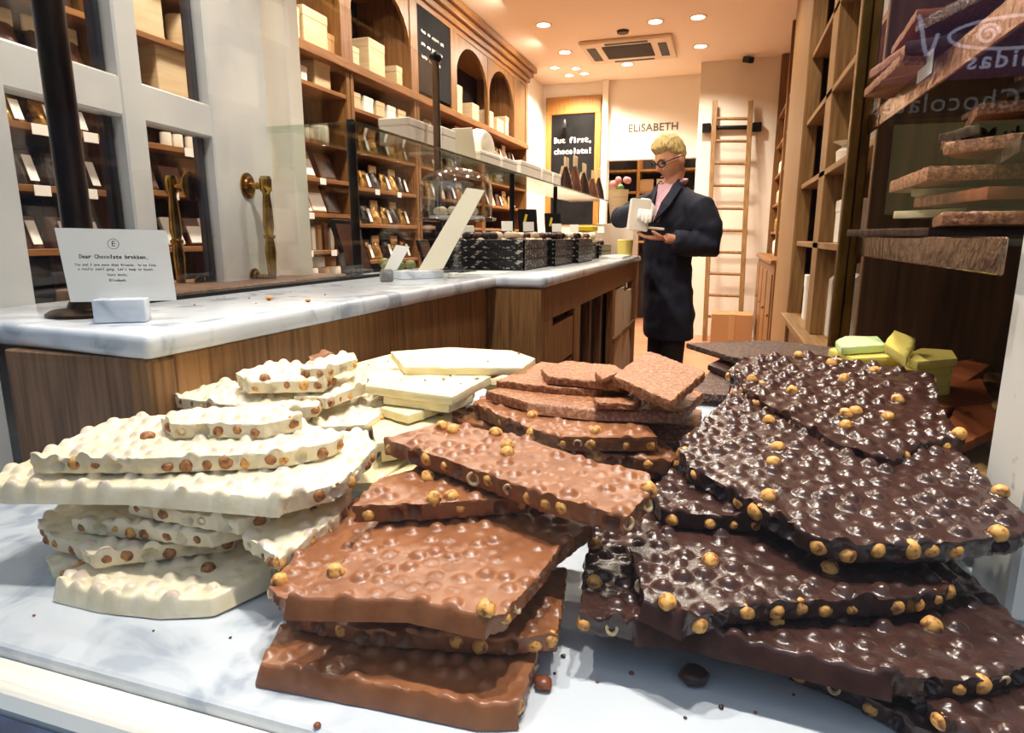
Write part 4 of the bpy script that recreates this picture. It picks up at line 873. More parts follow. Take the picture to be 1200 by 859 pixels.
for i, (k, s, c, w, d, rz, th, lab) in enumerate(CASE): drop(k, s, c, w, d, rz, th, 300+i, lab, Z)
for i, (c, w, d, z, h) in enumerate((((.425,.705),.14,.07,Z,.060),((.425,.705),.135,.066,Z+.0615,.035))):
    b = bmesh.new(); bmesh.ops.create_grid(b, x_segments=14, y_segments=14, size=.5); bmesh.ops.delete(b, geom=b.faces[:], context='FACES_ONLY') if False else None
    m = MB(); b.free(); b = bmesh.new(); bmesh.ops.create_cube(b, size=1); bmesh.ops.subdivide_edges(b, edges=b.edges[:], cuts=9, use_grid_fill=True)
    for v in b.verts:
        p = Vector((v.co.x*w, v.co.y*d, (v.co.z+.5)*h)); f = noise.noise(p*60+Vector((i*9,0,0))); v.co = Vector((c[0]+p.x*(1+.06*f), c[1]+p.y*(1+.06*f), z+p.z*(1+.12*f if v.co.z > 0 else 1)))
    m.join(b); tag(m.build('wrapped_parcel', 'foil_dark'), ('lower','upper')[i]+' cellophane wrapped dark parcel beside the white post in the case', 'parcel', 'wrapped parcels in the case')
for i, (x, y) in enumerate(((.39,.69),(.415,.72))):
    tag(MB().ball((x,y,Z+.0985+.012),.013,2,(1,1,.9)).build('yellow_sweet', 'yellow', smooth=True), ('near','far')[i]+' yellow sweet on the wrapped parcels in the case', 'sweet', 'yellow sweets in the case')
UP = [('milk','crunch',(.30,1.06),.24,.20,.1,.011,'milk slab with a nutty edge lowest on the upper case shelf'),('dark','plain',(.33,1.0),.26,.2,-.15,.011,'dark slab second on the upper case shelf'),
 ('milk','plain',(.31,1.06),.2,.16,.1,.012,'plain milk slab third on the upper case shelf'),('dark','crunch',(.36,.9),.24,.24,.3,.012,'dark slab fourth on the upper case shelf'),('milk','plain',(.32,1.03),.22,.18,-.05,.010,'thin milk slab fifth on the upper case shelf'),
 ('milk','crunch',(.35,.98),.18,.16,.4,.013,'nutty milk slab topmost on the upper case shelf')]
for i, (k, s, c, w, d, rz, th, lab) in enumerate(UP): drop(k, s, c, w, d, rz, th, 340+i, lab, 1.3030)

# ------------------------------------------------------------------ goods on the left shelves
def cyl_pot(name, lab, x, y, z, r, h, m_='cup_white', grp=None):
    tag(MB().lathe([(r*.94,0),(r,.006),(r,h-.008),(r*.96,h),(r*.9,h),(r*.88,h-.012),(.0001,h-.012)], (x,y,z+.0005), 20).build(name, m_, smooth=True), lab, 'jar' if 'jar' in name else 'pot', grp)
def gbox(lab, y, z, w, h, d=.16, m_='cream_box', grp=None, x=None, ribbon=False):
    x = CX-.03-d/2 if x is None else x
    t = thing('gift_box', lab, 'box', (x,y,z), grp)
    box('body', m_, (x-d/2,x+d/2,y-w/2,y+w/2,z+.0005,z+h*.8), t, .003)
    box('lid', m_, (x-d/2-.002,x+d/2+.002,y-w/2-.002,y+w/2+.002,z+h*.8-.01,z+h), t, .003)
# upper ledge
zl = 2.0985
for i, (y, w, h, m_) in enumerate(((2.74,.13,.24,'cream_box'),(2.92,.14,.07,'white_box'),(3.08,.07,.17,'cream_box'),(3.26,.22,.20,'cream_box'),(3.40,.07,.12,'kraft'))):
    gbox(ORD[i]+' box from the left on the ledge above the white cups', y, zl, w, h, .14, m_, 'boxes on the ledge above the cups')
for i, (y, w, h) in enumerate(((3.62,.16,.12),(3.92,.20,.22),(4.22,.08,.14))): gbox(ORD[i]+' cream box from the left on the ledge left of the chalk board', y, zl, w, h, .14, 'cream_box', 'boxes in the first arch')
for i, (y, w, h) in enumerate(((5.28,.14,.24),(5.66,.16,.16),(6.05,.16,.17),(6.34,.20,.14),(6.55,.10,.2))): gbox(ORD[i]+' cream box from the left in the double arch', y, zl, w, h, .14, 'cream_box', 'boxes in the double arch')
# bay with cups
z = 1.91; cyl_pot('lidded_jar', 'white cylinder alone at the left on the top cup shelf', CX-.10, 2.80, z, .05, .15)
for i, (y, w, h, m_) in enumerate(((2.92,.06,.07,'white_box'),(3.02,.10,.09,'white_box'),(3.13,.05,.08,'white_box'),(3.30,.15,.145,'cream_box'))): gbox(ORD[i]+' small box from the left on the top cup shelf', y, z, w, h, .10, m_, 'boxes on the top cup shelf')
z = 1.62
for i, (y, r, h, m_) in enumerate(((2.72,.055,.15,'cup_white'),(2.79,.03,.13,'cream_box'),(3.07,.065,.12,'cup_white'),(3.16,.05,.14,'cream_box'),(3.22,.04,.07,'cup_white'),(3.34,.055,.10,'cup_white'))): cyl_pot('white_pot', ORD[i]+' round pot from the left on the shelf with white cups', CX-.10-(.05 if m_ == 'cream_box' else 0), y, z, r, h, m_, 'pots on the cup shelf')
gbox('squat white box between the pots on the cup shelf', 2.92, z, .13, .07, .10, 'white_box')
def pack(lab, y, z, w, h, mtop, mlab, grp, stripe=False, lean=.35, depth=.02):
    t = thing('chocolate_pack', lab, 'pack', (CX-.06,y,z), grp)
    R = Matrix.Rotation(-lean, 3, 'Y'); c = Vector((CX-.05-math.sin(lean)*h/2,y,z+math.cos(lean)*h/2+.006))
    MB().obox(c, (depth,w,h), R, .003).build('wrapper', mtop, t)
    MB().obox(c+R@Vector((depth/2+.0008,0,-h*.14)), (.0015,w*.9,h*.62), R, .0004).build('label_panel', mlab, t)
    if stripe:
        for k in range(3): MB().obox(c+R@Vector((depth/2+.002,0,-h*.36+k*h*.2)), (.0012,w*.8,h*.07), R, .0003).build('stripe', 'red', t)
for i, (y, w, m_) in enumerate(((2.68,.10,'white_box'),(2.86,.14,'kraft'),(3.10,.20,'kraft'),(3.33,.15,'pack_brown'))): pack(ORD[i]+' pack from the left on the shelf under the white cups', y, 1.42, w, .15, m_, 'card' if m_ != 'pack_brown' else 'pack_dark', 'packs under the cups')
for i, (y, w, m_, st) in enumerate(((2.70,.15,'kraft',0),(2.89,.16,'kraft',0),(3.08,.14,'white_box',1),(3.22,.14,'kraft',0),(3.37,.12,'pack_brown',0))): pack(ORD[i]+' pack from the left on the shelf of white fronted packs', y, 1.23, w, .17, m_, 'card' if m_ != 'pack_brown' else 'pack_dark', 'white fronted packs', st)
z = 1.025
for i in range(13):
    y = 2.64+i*.062; m_ = ['cup_white','kraft','pack_brown','pack_brown','kraft','pack_brown','cup_white','pack_brown','pack_brown','cup_white','kraft','pack_brown','cup_white'][i]
    tag(box('boxed_bar', m_, (CX-.16,CX-.08,y-.018,y+.018,z+.0005,z+.13+.012*(i%3)), None, .002), ORD[i]+' upright boxed bar from the left on the shelf above the tubs', 'boxed bar', 'upright bars above the tubs')
cyl_pot('white_pot', 'left white cup in front of the upright bars', CX-.045, 2.86, z, .035, .07); cyl_pot('white_pot', 'right white cup in front of the upright bars', CX-.045, 3.02, z, .033, .07)
for j in range(2):
    for i in range(7):
        y = 2.66+i*.115; cyl_pot('white_tub', ORD[i]+' tub from the left in the '+('lower','upper')[j]+' row on the lowest shelf', CX-.07-.03*j, y, .872+.056*j, .05, .055, ('cup_white','kraft','white_box')[(i*2+j)%3], 'tubs on the lowest shelf')
# narrow bay behind the right door pane
gbox('large cream box on the top shelf behind the right door pane', 2.10, 1.866, .22, .24, .16, 'cream_box')
tag(MB().lathe([(.045,0),(.0001,.11)], (CX-.1,2.245,1.8665), 4).build('paper_cone', 'white_box'), 'small white cone on the top shelf behind the right door pane', 'cone')
cyl_pot('lidded_jar', 'cream cylinder on the top shelf behind the right door pane', CX-.08, 2.34, 1.866, .05, .135, 'cream_box')
gbox('tan box on the second shelf behind the right door pane', 2.24, 1.665, .17, .19, .14, 'cream_box')
for i, y in enumerate((2.18,2.24,2.31,2.37)): cyl_pot('white_pot', ORD[i]+' little white pot from the left behind the right door pane', CX-.05, y, 1.462, .022, .055, 'cup_white', 'little pots behind the door pane')
for i, (y, m_) in enumerate(((2.06,'pack_brown'),(2.20,'pack_dark'),(2.34,'kraft'))): pack(ORD[i]+' brown pack from the left behind the right door pane', y, 1.282, .11, .15, m_, 'pack_brown', 'brown packs behind the door pane')
for i, (y, m_) in enumerate(((2.06,'pack_brown'),(2.18,'card'),(2.30,'pack_brown'),(2.38,'card'))): pack(ORD[i]+' pack from the left on the low shelf behind the right door pane', y, 1.06, .09, .12, m_, 'card', 'low packs behind the door pane')
# clear bags behind the left pane
def gift_bag(lab, y, z, w, h, grp, dark='pack_dark', lblw=True, x=None):
    x = CX-.09 if x is None else x
    t = thing('sweet_bag', lab, 'bag of sweets', (x,y,z), grp)
    b = bmesh.new(); n = 14; rows = []
    for j in range(7):
        k = j/6; row = []
        for q in range(n):
            a = 2*PI*q/n; f = 1+.10*noise.noise(Vector((a*2,k*4,y*7))); tw = (1-.25*k); td = .05*(1-.85*k**1.4)
            row.append(b.verts.new((x+math.cos(a)*td*f, y+math.sin(a)*w/2*tw*f, z+.001+k*h*.72)))
        rows.append(row)
    for r, s in zip(rows, rows[1:]):
        for q in range(n): b.faces.new((r[q], r[(q+1)%n], s[(q+1)%n], s[q]))
    b.faces.new(rows[0][::-1]); b.faces.new(rows[-1]); m = MB(); m.join(b); m.build('bag', dark, t, smooth=True)
    if lblw: MB().obox((x,y,z+h*.84), (.012,w*.8,h*.30), (0,0,0), .002).build('header_card', 'cream_box', t)
    else: MB().obox((x+.045,y,z+h*.36), (.003,w*.34,h*.55), (0,-.3,.1), .001).build('ribbon_label', 'card', t)
for j, (z, h, hd) in enumerate(((1.86,.17,1),(1.65,.17,1),(1.46,.12,0),(1.266,.16,0),(1.06,.15,0))):
    for i in range(5):
        gift_bag(ORD[i]+' bag from the left on the '+ORD[j]+' shelf behind the left door pane', 1.36+i*.112+.02*(j%2), z, .10, h, 'bags behind the left door pane', ('pack_dark','wrapper_gold','pack_brown')[(i*3+j*2)%3 if hd == 0 else (i+j)%2*2], hd == 1)
# shiny bags behind the glass screen
for j, z in enumerate((1.62,1.40,1.18,.95)):
    for i in range(6):
        gift_bag(ORD[i]+' shiny bag from the left on the '+ORD[j]+' shelf behind the glass screen', 3.64+i*.13, z, .115, .16, 'shiny bags behind the glass screen', 'wrapper_gold' if (i+j)%3 else 'pack_dark', i%2 == 0)
for i in range(5):
    gbox(ORD[i]+' low cream box from the left on the top shelf behind the glass screen', 3.64+i*.15, 1.86, .11, .10, .12, ('cream_box','white_box')[i%2], 'low boxes behind the glass screen')
for j, z in enumerate((1.86,1.62,1.40)):
    for i in range(12):
        y = 4.55+i*.205
        if abs(y-5.755) < .11: continue
        gift_bag(ORD[i]+' shiny bag from the left on the '+ORD[j]+' shelf under the arches', y, z, .14, .17, 'shiny bags under the arches', ('wrapper_gold','cream_box','pack_brown')[(i+j)%3], i%2 == 0)
# ------------------------------------------------------------------ on the counters
mat('glass_green', srgb(38,52,42), .15)
mat('pale_sweet', srgb(150,150,90), .4)
# glass gantry with posts
GX = -.95
t = thing('glass_gantry', 'glass shelf on black posts above the back of the far counter', 'glass shelf', (GX,2.7,.99))
for px, top, dome in ((418,1.40,0),(515,1.665,1),(600,1.385,0),(650,1.385,0),(712,1.385,0)):
    y = pX(px, 290, GX).y
    p = MB().cyl((GX,y,.991),(GX,y,top),.0125,12).build('post', 'black_metal', t, smooth=True)
    MB().lathe([(.024,0),(.024,.006),(.012,.01)], (GX,y,.9905), 16).build('foot', 'black_metal', p, smooth=True)
    if dome: MB().ball((GX,y,top+.018),.022).build('finial', 'black_metal', p, smooth=True)
box('shelf', 'glass_shelf', (-1.24,GX+.02,1.54,5.45,1.386,1.394), t, .001)
MB().box(GX+.0205,GX+.022,1.54,5.45,1.386,1.394,.0004).build('shelf_edge', 'glass_green', t)
gz = 1.3945
def wbox(lab, px0, px1, py, X, h, d, m_='white_box', slope=0):
    a = pX(px0, py, X).y; b_ = pX(px1, py, X).y
    t = thing('white_box', lab, 'box', (X-d/2,(a+b_)/2,gz), 'boxes on the glass shelf')
    box('body', m_, (X-d,X,a,b_,gz+.0005,gz+h*.75), t, .003); box('lid', m_, (X-d-.002,X+.002,a-.002,b_+.002,gz+h*.7,gz+h), t, .003)
wbox('large white box at the near end of the glass shelf', 480, 509, 165, -.99, .085, .11)
wbox('white box just right of the black ball post on the glass shelf', 519, 534, 185, -1.0, .10, .14)
wbox('white box in front of the big white loop on the glass shelf', 564, 586, 195, -.97, .055, .12)
wbox('small white box right of the white loop on the glass shelf', 590, 606, 203, -.97, .06, .12)
wbox('long white box with bright lid in mid glass shelf', 611, 634, 212, -.97, .075, .14)
wbox('white box at the left of the paper bags on the glass shelf', 636, 647, 218, -.97, .075, .14); wbox('white box touching the paper bags on the glass shelf', 649, 657, 222, -.97, .075, .14)
# leaning card and ribbon loop
y = pX(547, 185, -1.02).y
R = Matrix.Rotation(.35, 3, 'X'); tag(MB().obox((-1.03,y,gz+.068), (.09,.004,.14), R, .001).build('leaning_card', 'card_ivory'), 'ivory card leaning against the white loop on the glass shelf', 'card')
y = pX(565, 170, -1.06).y; N_ = 40
b = bmesh.new(); rows = []
for k in range(N_+1):
    a = 2*PI*k/N_; c = Vector((-1.08, y+.012+math.cos(a)*.085, gz+.095+math.sin(a)*.062)); n = Vector((0,math.cos(a),math.sin(a)))
    rows.append([b.verts.new(c+n*.024*math.cos(q)+Vector((.045*math.sin(q),0,0))) for q in [2*PI*i/10 for i in range(10)]])
for r, s in zip(rows, rows[1:]):
    for q in range(10): b.faces.new((r[q], r[(q+1)%10], s[(q+1)%10], s[q]))
m = MB(); m.join(b); t = thing('ribbon_loop', 'big white looped ribbon on the glass shelf behind the cake dome', 'ribbon', (-1.08,y,gz), None); m.build('loop', 'ribbon', t, smooth=True)
MB().tube([(-1.06,y+.08,gz+.07),(-1.03,y+.14,gz+.03),(-1.02,y+.20,gz+.006)], [(.04,.006),(.045,.005),(.035,.004)], 8).build('tail', 'ribbon', t, smooth=True)
tag(box('low_counter', 'wood_counter_light', (-1.28,-.92,3.90,5.5,0,.9895), None, .003), 'wooden counter continuing behind the shopkeeper under the glass shelf', 'counter')
for i in range(10):
    px = 663+i*5.2; yy = pX(px, 240, -1.0).y
    gift_bag(ORD[i]+' bag of sweets from the left on the glass shelf', min(yy,5.38), gz, .12, .21+.02*(i%3), 'bags of sweets on the glass shelf', ('pack_dark','cream_box','pack_brown','wrapper_gold')[i%4], i%2 == 0, x=-1.0-.05*(i%2))
t = thing('flower_pot', 'little pink and green flowers in a pale vase beyond the sweets bags', 'flowers', (-1.30,5.2,1.2))
p = pY(725,215,5.2); t.location = (p.x,5.2,1.2)
MB().lathe([(.05,0),(.07,.12),(.08,.26),(.0001,.25)], (p.x,5.2,1.2), 16).build('vase', 'cream_box', t, smooth=True)
for i in range(9):
    a = i*2.4; MB().ball((p.x+.075*math.cos(a)*(i%3+.6)/2.6, 5.2+.06*math.sin(a), 1.475+.028*(i%3)),.026,2).build('bloom' if i % 3 else 'leaf_tuft', 'pink' if i % 3 else 'leaf', t, smooth=True)
tag(box('plinth', 'wall_white', (p.x-.15,p.x+.15,5.05,5.35,0,1.1995), None, .004), 'plain white plinth under the flower vase', 'plinth')
# cake stand with dome
cx, cy = -.80, 1.90
t = thing('cake_stand', 'footed glass cake stand with a tall glass dome on the counter', 'cake stand', (cx,cy,.99))
MB().lathe([(.060,0),(.058,.006),(.022,.012),(.013,.03),(.011,.09),(.016,.098),(.010,.106),(.013,.140),(.03,.152),(.122,.158),(.125,.165),(.122,.168),(.0001,.166)], (cx,cy,.9905), 36).build('stand', 'glass_dome', t, smooth=True)
d = MB().lathe([(.112,0),(.113,.075),(.110,.100),(.094,.125),(.052,.142),(.018,.150),(.016,.156),(.0001,.157),(.0001,.154),(.05,.139),(.092,.122),(.107,.098),(.110,.075),(.109,0),(.112,0)], (cx,cy,1.1595), 36).build('dome', 'glass_dome', t, smooth=True)
MB().lathe([(.0001,0),(.012,.001),(.012,.006),(.017,.012),(.018,.020),(.012,.028),(.0001,.03)], (cx,cy,1.3165), 18).build('knob', 'glass_dome', d, smooth=True)
MB().lathe([(.0001,0),(.085,0),(.085,.006),(.0001,.006)], (cx,cy,1.1575), 24).build('doily', 'card', t)
for i in range(9):
    a = i*.7; r = .055 if i < 8 else 0
    tag(MB().ball((cx+math.cos(a)*r,cy+math.sin(a)*r,1.1640+.014),.017,2,(1,1,.8)).build('meringue', 'truffle_white', smooth=True), 'cream coloured sweet under the glass dome', 'sweet', 'sweets under the glass dome')
# cards on the counter
def leaning(lab, name, base_px, m_, quad, block, bm_):
    A = pz(base_px[0][0], base_px[0][1], .99); B = pz(base_px[1][0], base_px[1][1], .99); u = (B-A); u.z = 0; W = u.length; u.normalize(); n = Vector((-u.y,u.x,0)); c = (A+B)/2; c.z = .99
    t = thing(name, lab, 'card', tuple(c+n*.02))
    R = Matrix((u,n,Vector((0,0,1)))).transposed()
    if block == 'block': MB().obox(c+n*.03+Vector((0,0,.0113)), (W,.06,.0215), R, .002, 2).build('block', bm_, t, smooth=True)
    else: MB().lathe([(.015,0),(.0175,.004),(.0175,.022),(.013,.030),(.0001,.030)], c+n*.016+Vector((0,0,.0005)), 8).build('stone', bm_, t)
    bl = c+n*.03+Vector((0,0,.02)); side = 1
    ax = quad[1]; nn = (Vector((0,-1,0))+Vector((.0,0,.35))).normalized(); pts = []
    for x, y in quad[0]:
        d = ray(x,y); k = (bl-CAM).dot(nn)/d.dot(nn); pts.append(CAM+d*k)
    MB().prism(pts, nn*-.0012).build('card', m_, t)
leaning('tall ivory card slanting from a marble block on the counter', 'menu_card', ((472,328),(520,326)), 'card_ivory', ([(489,318),(519,315),(568,223),(547,220)],0), 'block', 'marble_counter')
leaning('small white card slanting from a faceted stone on the counter', 'price_card', ((447,331),(467,330)), 'card', ([(449,318),(465,316),(480,289),(464,287)],0), 'stone', 'concrete')
p = pz(521,326,.99); tag(box('eraser_block', 'white_box', (p.x+.006,p.x+.03,p.y+.005,p.y+.03,.9905,1.004), None, .002), 'tiny white block beside the tall ivory card', 'block')
a = pz(558,322,.99); tag(box('paper_sheet', 'card', (-.76,-.64,1.80,1.98,.9903,.9915), None, .0003), 'white paper lying in front of the black trays', 'paper')
tag(box('paper_pad', 'card', (-.60,-.48,3.28,3.55,.9903,1.004), None, .002), 'white paper pad near the shopkeeper end of the counter', 'paper')
tag(MB().lathe([(.04,0),(.045,.09),(.036,.095),(.0001,.07)], (-.53,3.70,.9905), 20).build('candle_cup', 'lemon_choc', smooth=True), 'pale yellow cup at the far corner of the counter', 'cup')
# low frames behind the small card; the left one imitates a reflection
for i, (px, py, w, h, lab) in enumerate(((420,330,.14,.16,'left dark framed panel imitating a reflection behind the glass screen'),(505,318,.09,.10,'small framed picture behind the tall ivory card'))):
    q = pX(px, 300, -1.0); t = thing('framed_panel', lab, 'frame', (-1.02,q.y,.991), 'framed cards behind the counter glass')
    R = Matrix.Rotation(-.3, 3, 'Y'); c = Vector((-1.02,q.y,.991+h/2))
    MB().obox(c, (.010,w,h), R, .002).build('frame', 'black_metal', t); MB().obox(c+R@Vector((.0056,0,0)), (.0012,w*.82,h*.82), R).build('picture', 'pack_brown', t)
tag(box('low_counter', 'wood_counter', (-1.35,-1.06,1.0,1.72,0,.9895), None, .003), 'low wooden back counter behind the glass screen', 'counter')
for i in range(5):
    tag(MB().ball((-1.0-.03*(i%2),1.86+.04*i-.05,1.008+.010*(i%2)),.019,2,(1,1,.85)).build('wrapped_sweet', 'pale_sweet', smooth=True), 'pale green wrapped sweet behind the tall ivory card', 'sweet', 'pale green sweets behind the card')
# chocolate trays
trufs = []
for m_ in ('truffle_brown','truffle_dark','truffle_white'):
    mb = MB().lathe([(.016,0),(.0175,.006),(.014,.016),(.007,.021),(.0001,.022)], (0,0,0), 10); o = mb.build('praline', m_, smooth=True); trufs.append(o.data); bpy.data.objects.remove(o)
rnd = random.Random(3); nt = 0
for k in range(5):
    y0 = 2.04+k*.325
    for j in range(3 if k < 4 else 2):
        z = .9905+j*.0335; t = thing('chocolate_tray', ('lowest','middle','top')[j]+' black tray in the '+ORD[k]+' stack from the near end', 'tray', (-.76,y0+.15,z), 'black trays on the far counter')
        x0, x1, y1 = -.91+.02*(k%2), -.60+.02*(k%3)-.02, y0+.305
        box('base', 'black', (x0,x1,y0,y1,z,z+.004), t, .001)
        for b_ in ((x0,x1,y0,y0+.006,z+.004,z+.033),(x0,x1,y1-.006,y1,z+.004,z+.033),(x0,x0+.006,y0,y1,z+.004,z+.033),(x1-.006,x1,y0,y1,z+.004,z+.033)): box('rim', 'tray', b_, t, .001)
    ztop = z+.0045+.012
    tag(box('tray_liner', 'pack_dark', (x0+.008,x1-.008,y0+.008,y1-.008,z+.0045,ztop), None, .001), 'dark liner filling the top tray of the '+ORD[k]+' stack', 'liner', 'tray liners')
    for a in range(6):
        for b_ in range(6):
            for lay in range(2):
                if lay and rnd.random() < .45: continue
                if nt >= 290: continue
                o = bpy.data.objects.new('praline', trufs[(k+a//2+rnd.choice((0,0,1)))%3]); C.objects.link(o); o.location = (x0+.034+a*.046+rnd.uniform(-.006,.006), y0+.034+b_*.046+rnd.uniform(-.006,.006), ztop+.0005+lay*.021)
                o.rotation_euler = (rnd.uniform(-.3,.3)*lay, rnd.uniform(-.3,.3)*lay, 0); nt += 1
                tag(o, 'praline in the top tray of the '+ORD[k]+' black stack', 'praline', 'pralines in the '+ORD[k]+' stack of trays')
for i, (x, y, z) in enumerate(((-.70,2.10,1.115),(-.66,2.22,1.115),(-.64,2.55,1.115),(-.62,2.78,1.115),(-.62,3.02,1.115),(-.60,3.30,1.115))):
    tag(MB().obox((x,y,z+.02), (.038,.003,.036), (-.45,0,.35), .0005).build('price_card', 'card'), ORD[i]+' small white price card from the near end among the trays', 'card', 'price cards among the trays')
tag(MB().box(-.66,-.56,2.92,3.02,1.121,1.15,.006).build('yellow_pack', 'yellow'), 'bright yellow pack on the trays near the shopkeeper', 'pack')
for i, (x, y, r_) in enumerate(((-.88,2.95,.0),(-.90,3.5,.3))):
    t = thing('counter_sign', ('nearer','farther')[i]+' black slanted sign standing behind the trays', 'sign', (x,y,1.1), 'slanted signs behind the trays')
    MB().obox((x,y,1.09+.07), (.09,.010,.14), (-.3,0,.5), .003).build('board', 'blackboard', t); MB().obox((x-.01,y-.010,1.09+.09), (.012,.004,.05), (-.3,.3,.5), .001).build('mark', 'yellow', t); MB().box(x-.03,x+.03,y-.03,y+.05,.9905,1.09,.003).build('stand', 'black', t)
tag(MB().obox((-.97,2.36,1.07), (.10,.012,.15), (-.25,0,.6), .003).build('white_easel', 'card'), 'white card easel behind the cake stand', 'card')
# crumbs and stray nuts
def crumb(px, py, z, r, m_, lab, seed):
    r *= .62 if r < .005 else .85
    p = pz(px, py, z); b = bmesh.new(); bmesh.ops.create_icosphere(b, subdivisions=2, radius=r)
    for v in b.verts: v.co *= 1+.35*noise.noise(v.co/r*1.3+Vector((seed,0,0))); v.co.z *= .6
    m = MB(); m.join(b, Matrix.Translation((p.x,p.y,z+r*.62))); tag(m.build('crumb', m_, smooth=True), lab, 'crumb', 'crumbs on the marble')
crumb(316,352,.99,.008,'hazelnut','single hazelnut lying on the marble counter below the brass handle',1)
crumb(361,354,.99,.006,'hazelnut','broken nut on the marble counter right of the single hazelnut',2)
for i, (x, y, r) in enumerate(((292,350,.0025),(300,356,.002),(340,343,.002),(381,346,.003),(228,358,.003),(255,350,.002),(263,349,.002),(412,337,.002))): crumb(x,y,.99,r,'milk_plain','tiny brown crumb on the marble counter',10+i)
crumb(637,806,TZ,.008,'milk_plain','brown chip on the sill beside the lowest milk slab',3); crumb(812,800,TZ,.012,'dark_plain','dark chip with a nut on the sill under the dark slabs',4)
for i, (x, y, r) in enumerate(((40,722,.002),(180,740,.0018),(372,852,.004),(660,770,.003),(740,790,.003),(845,830,.003),(885,836,.002),(803,842,.002),(700,800,.002),(650,790,.002),(930,815,.002),(270,748,.002))): crumb(x,y,TZ,r,('milk_plain','dark_plain')[i%2],'tiny crumb on the marble sill in front of the slabs',30+i)
for i, (x, y, r, k) in enumerate(((500,420,.003,'ST'),(572,424,.004,'ST'),(608,415,.006,'ST'),(520,445,.007,'S2'),(528,441,.005,'S2'),(498,446,.004,'S2'),(470,446,.003,'S2'),(540,450,.003,'S2'),(432,428,.004,'S1'),(455,424,.004,'S1'))):
    S_ = [s for s in SETTLED if s.key == k][0]; q = pz(x,y,S_.z0); crumb(x,y,topz(S_,q.x,q.y)+.0004,r*.6,('hazelnut','dark_plain','milk_plain')[i%3],'crumb lying on the ivory bars',60+i)
S_ = [s for s in SETTLED if s.key == 'S3'][0]; crumb(559,452,S_.z0+.004,.010,'dark_plain','dark broken bit between the ivory bars and the milk slabs',80)
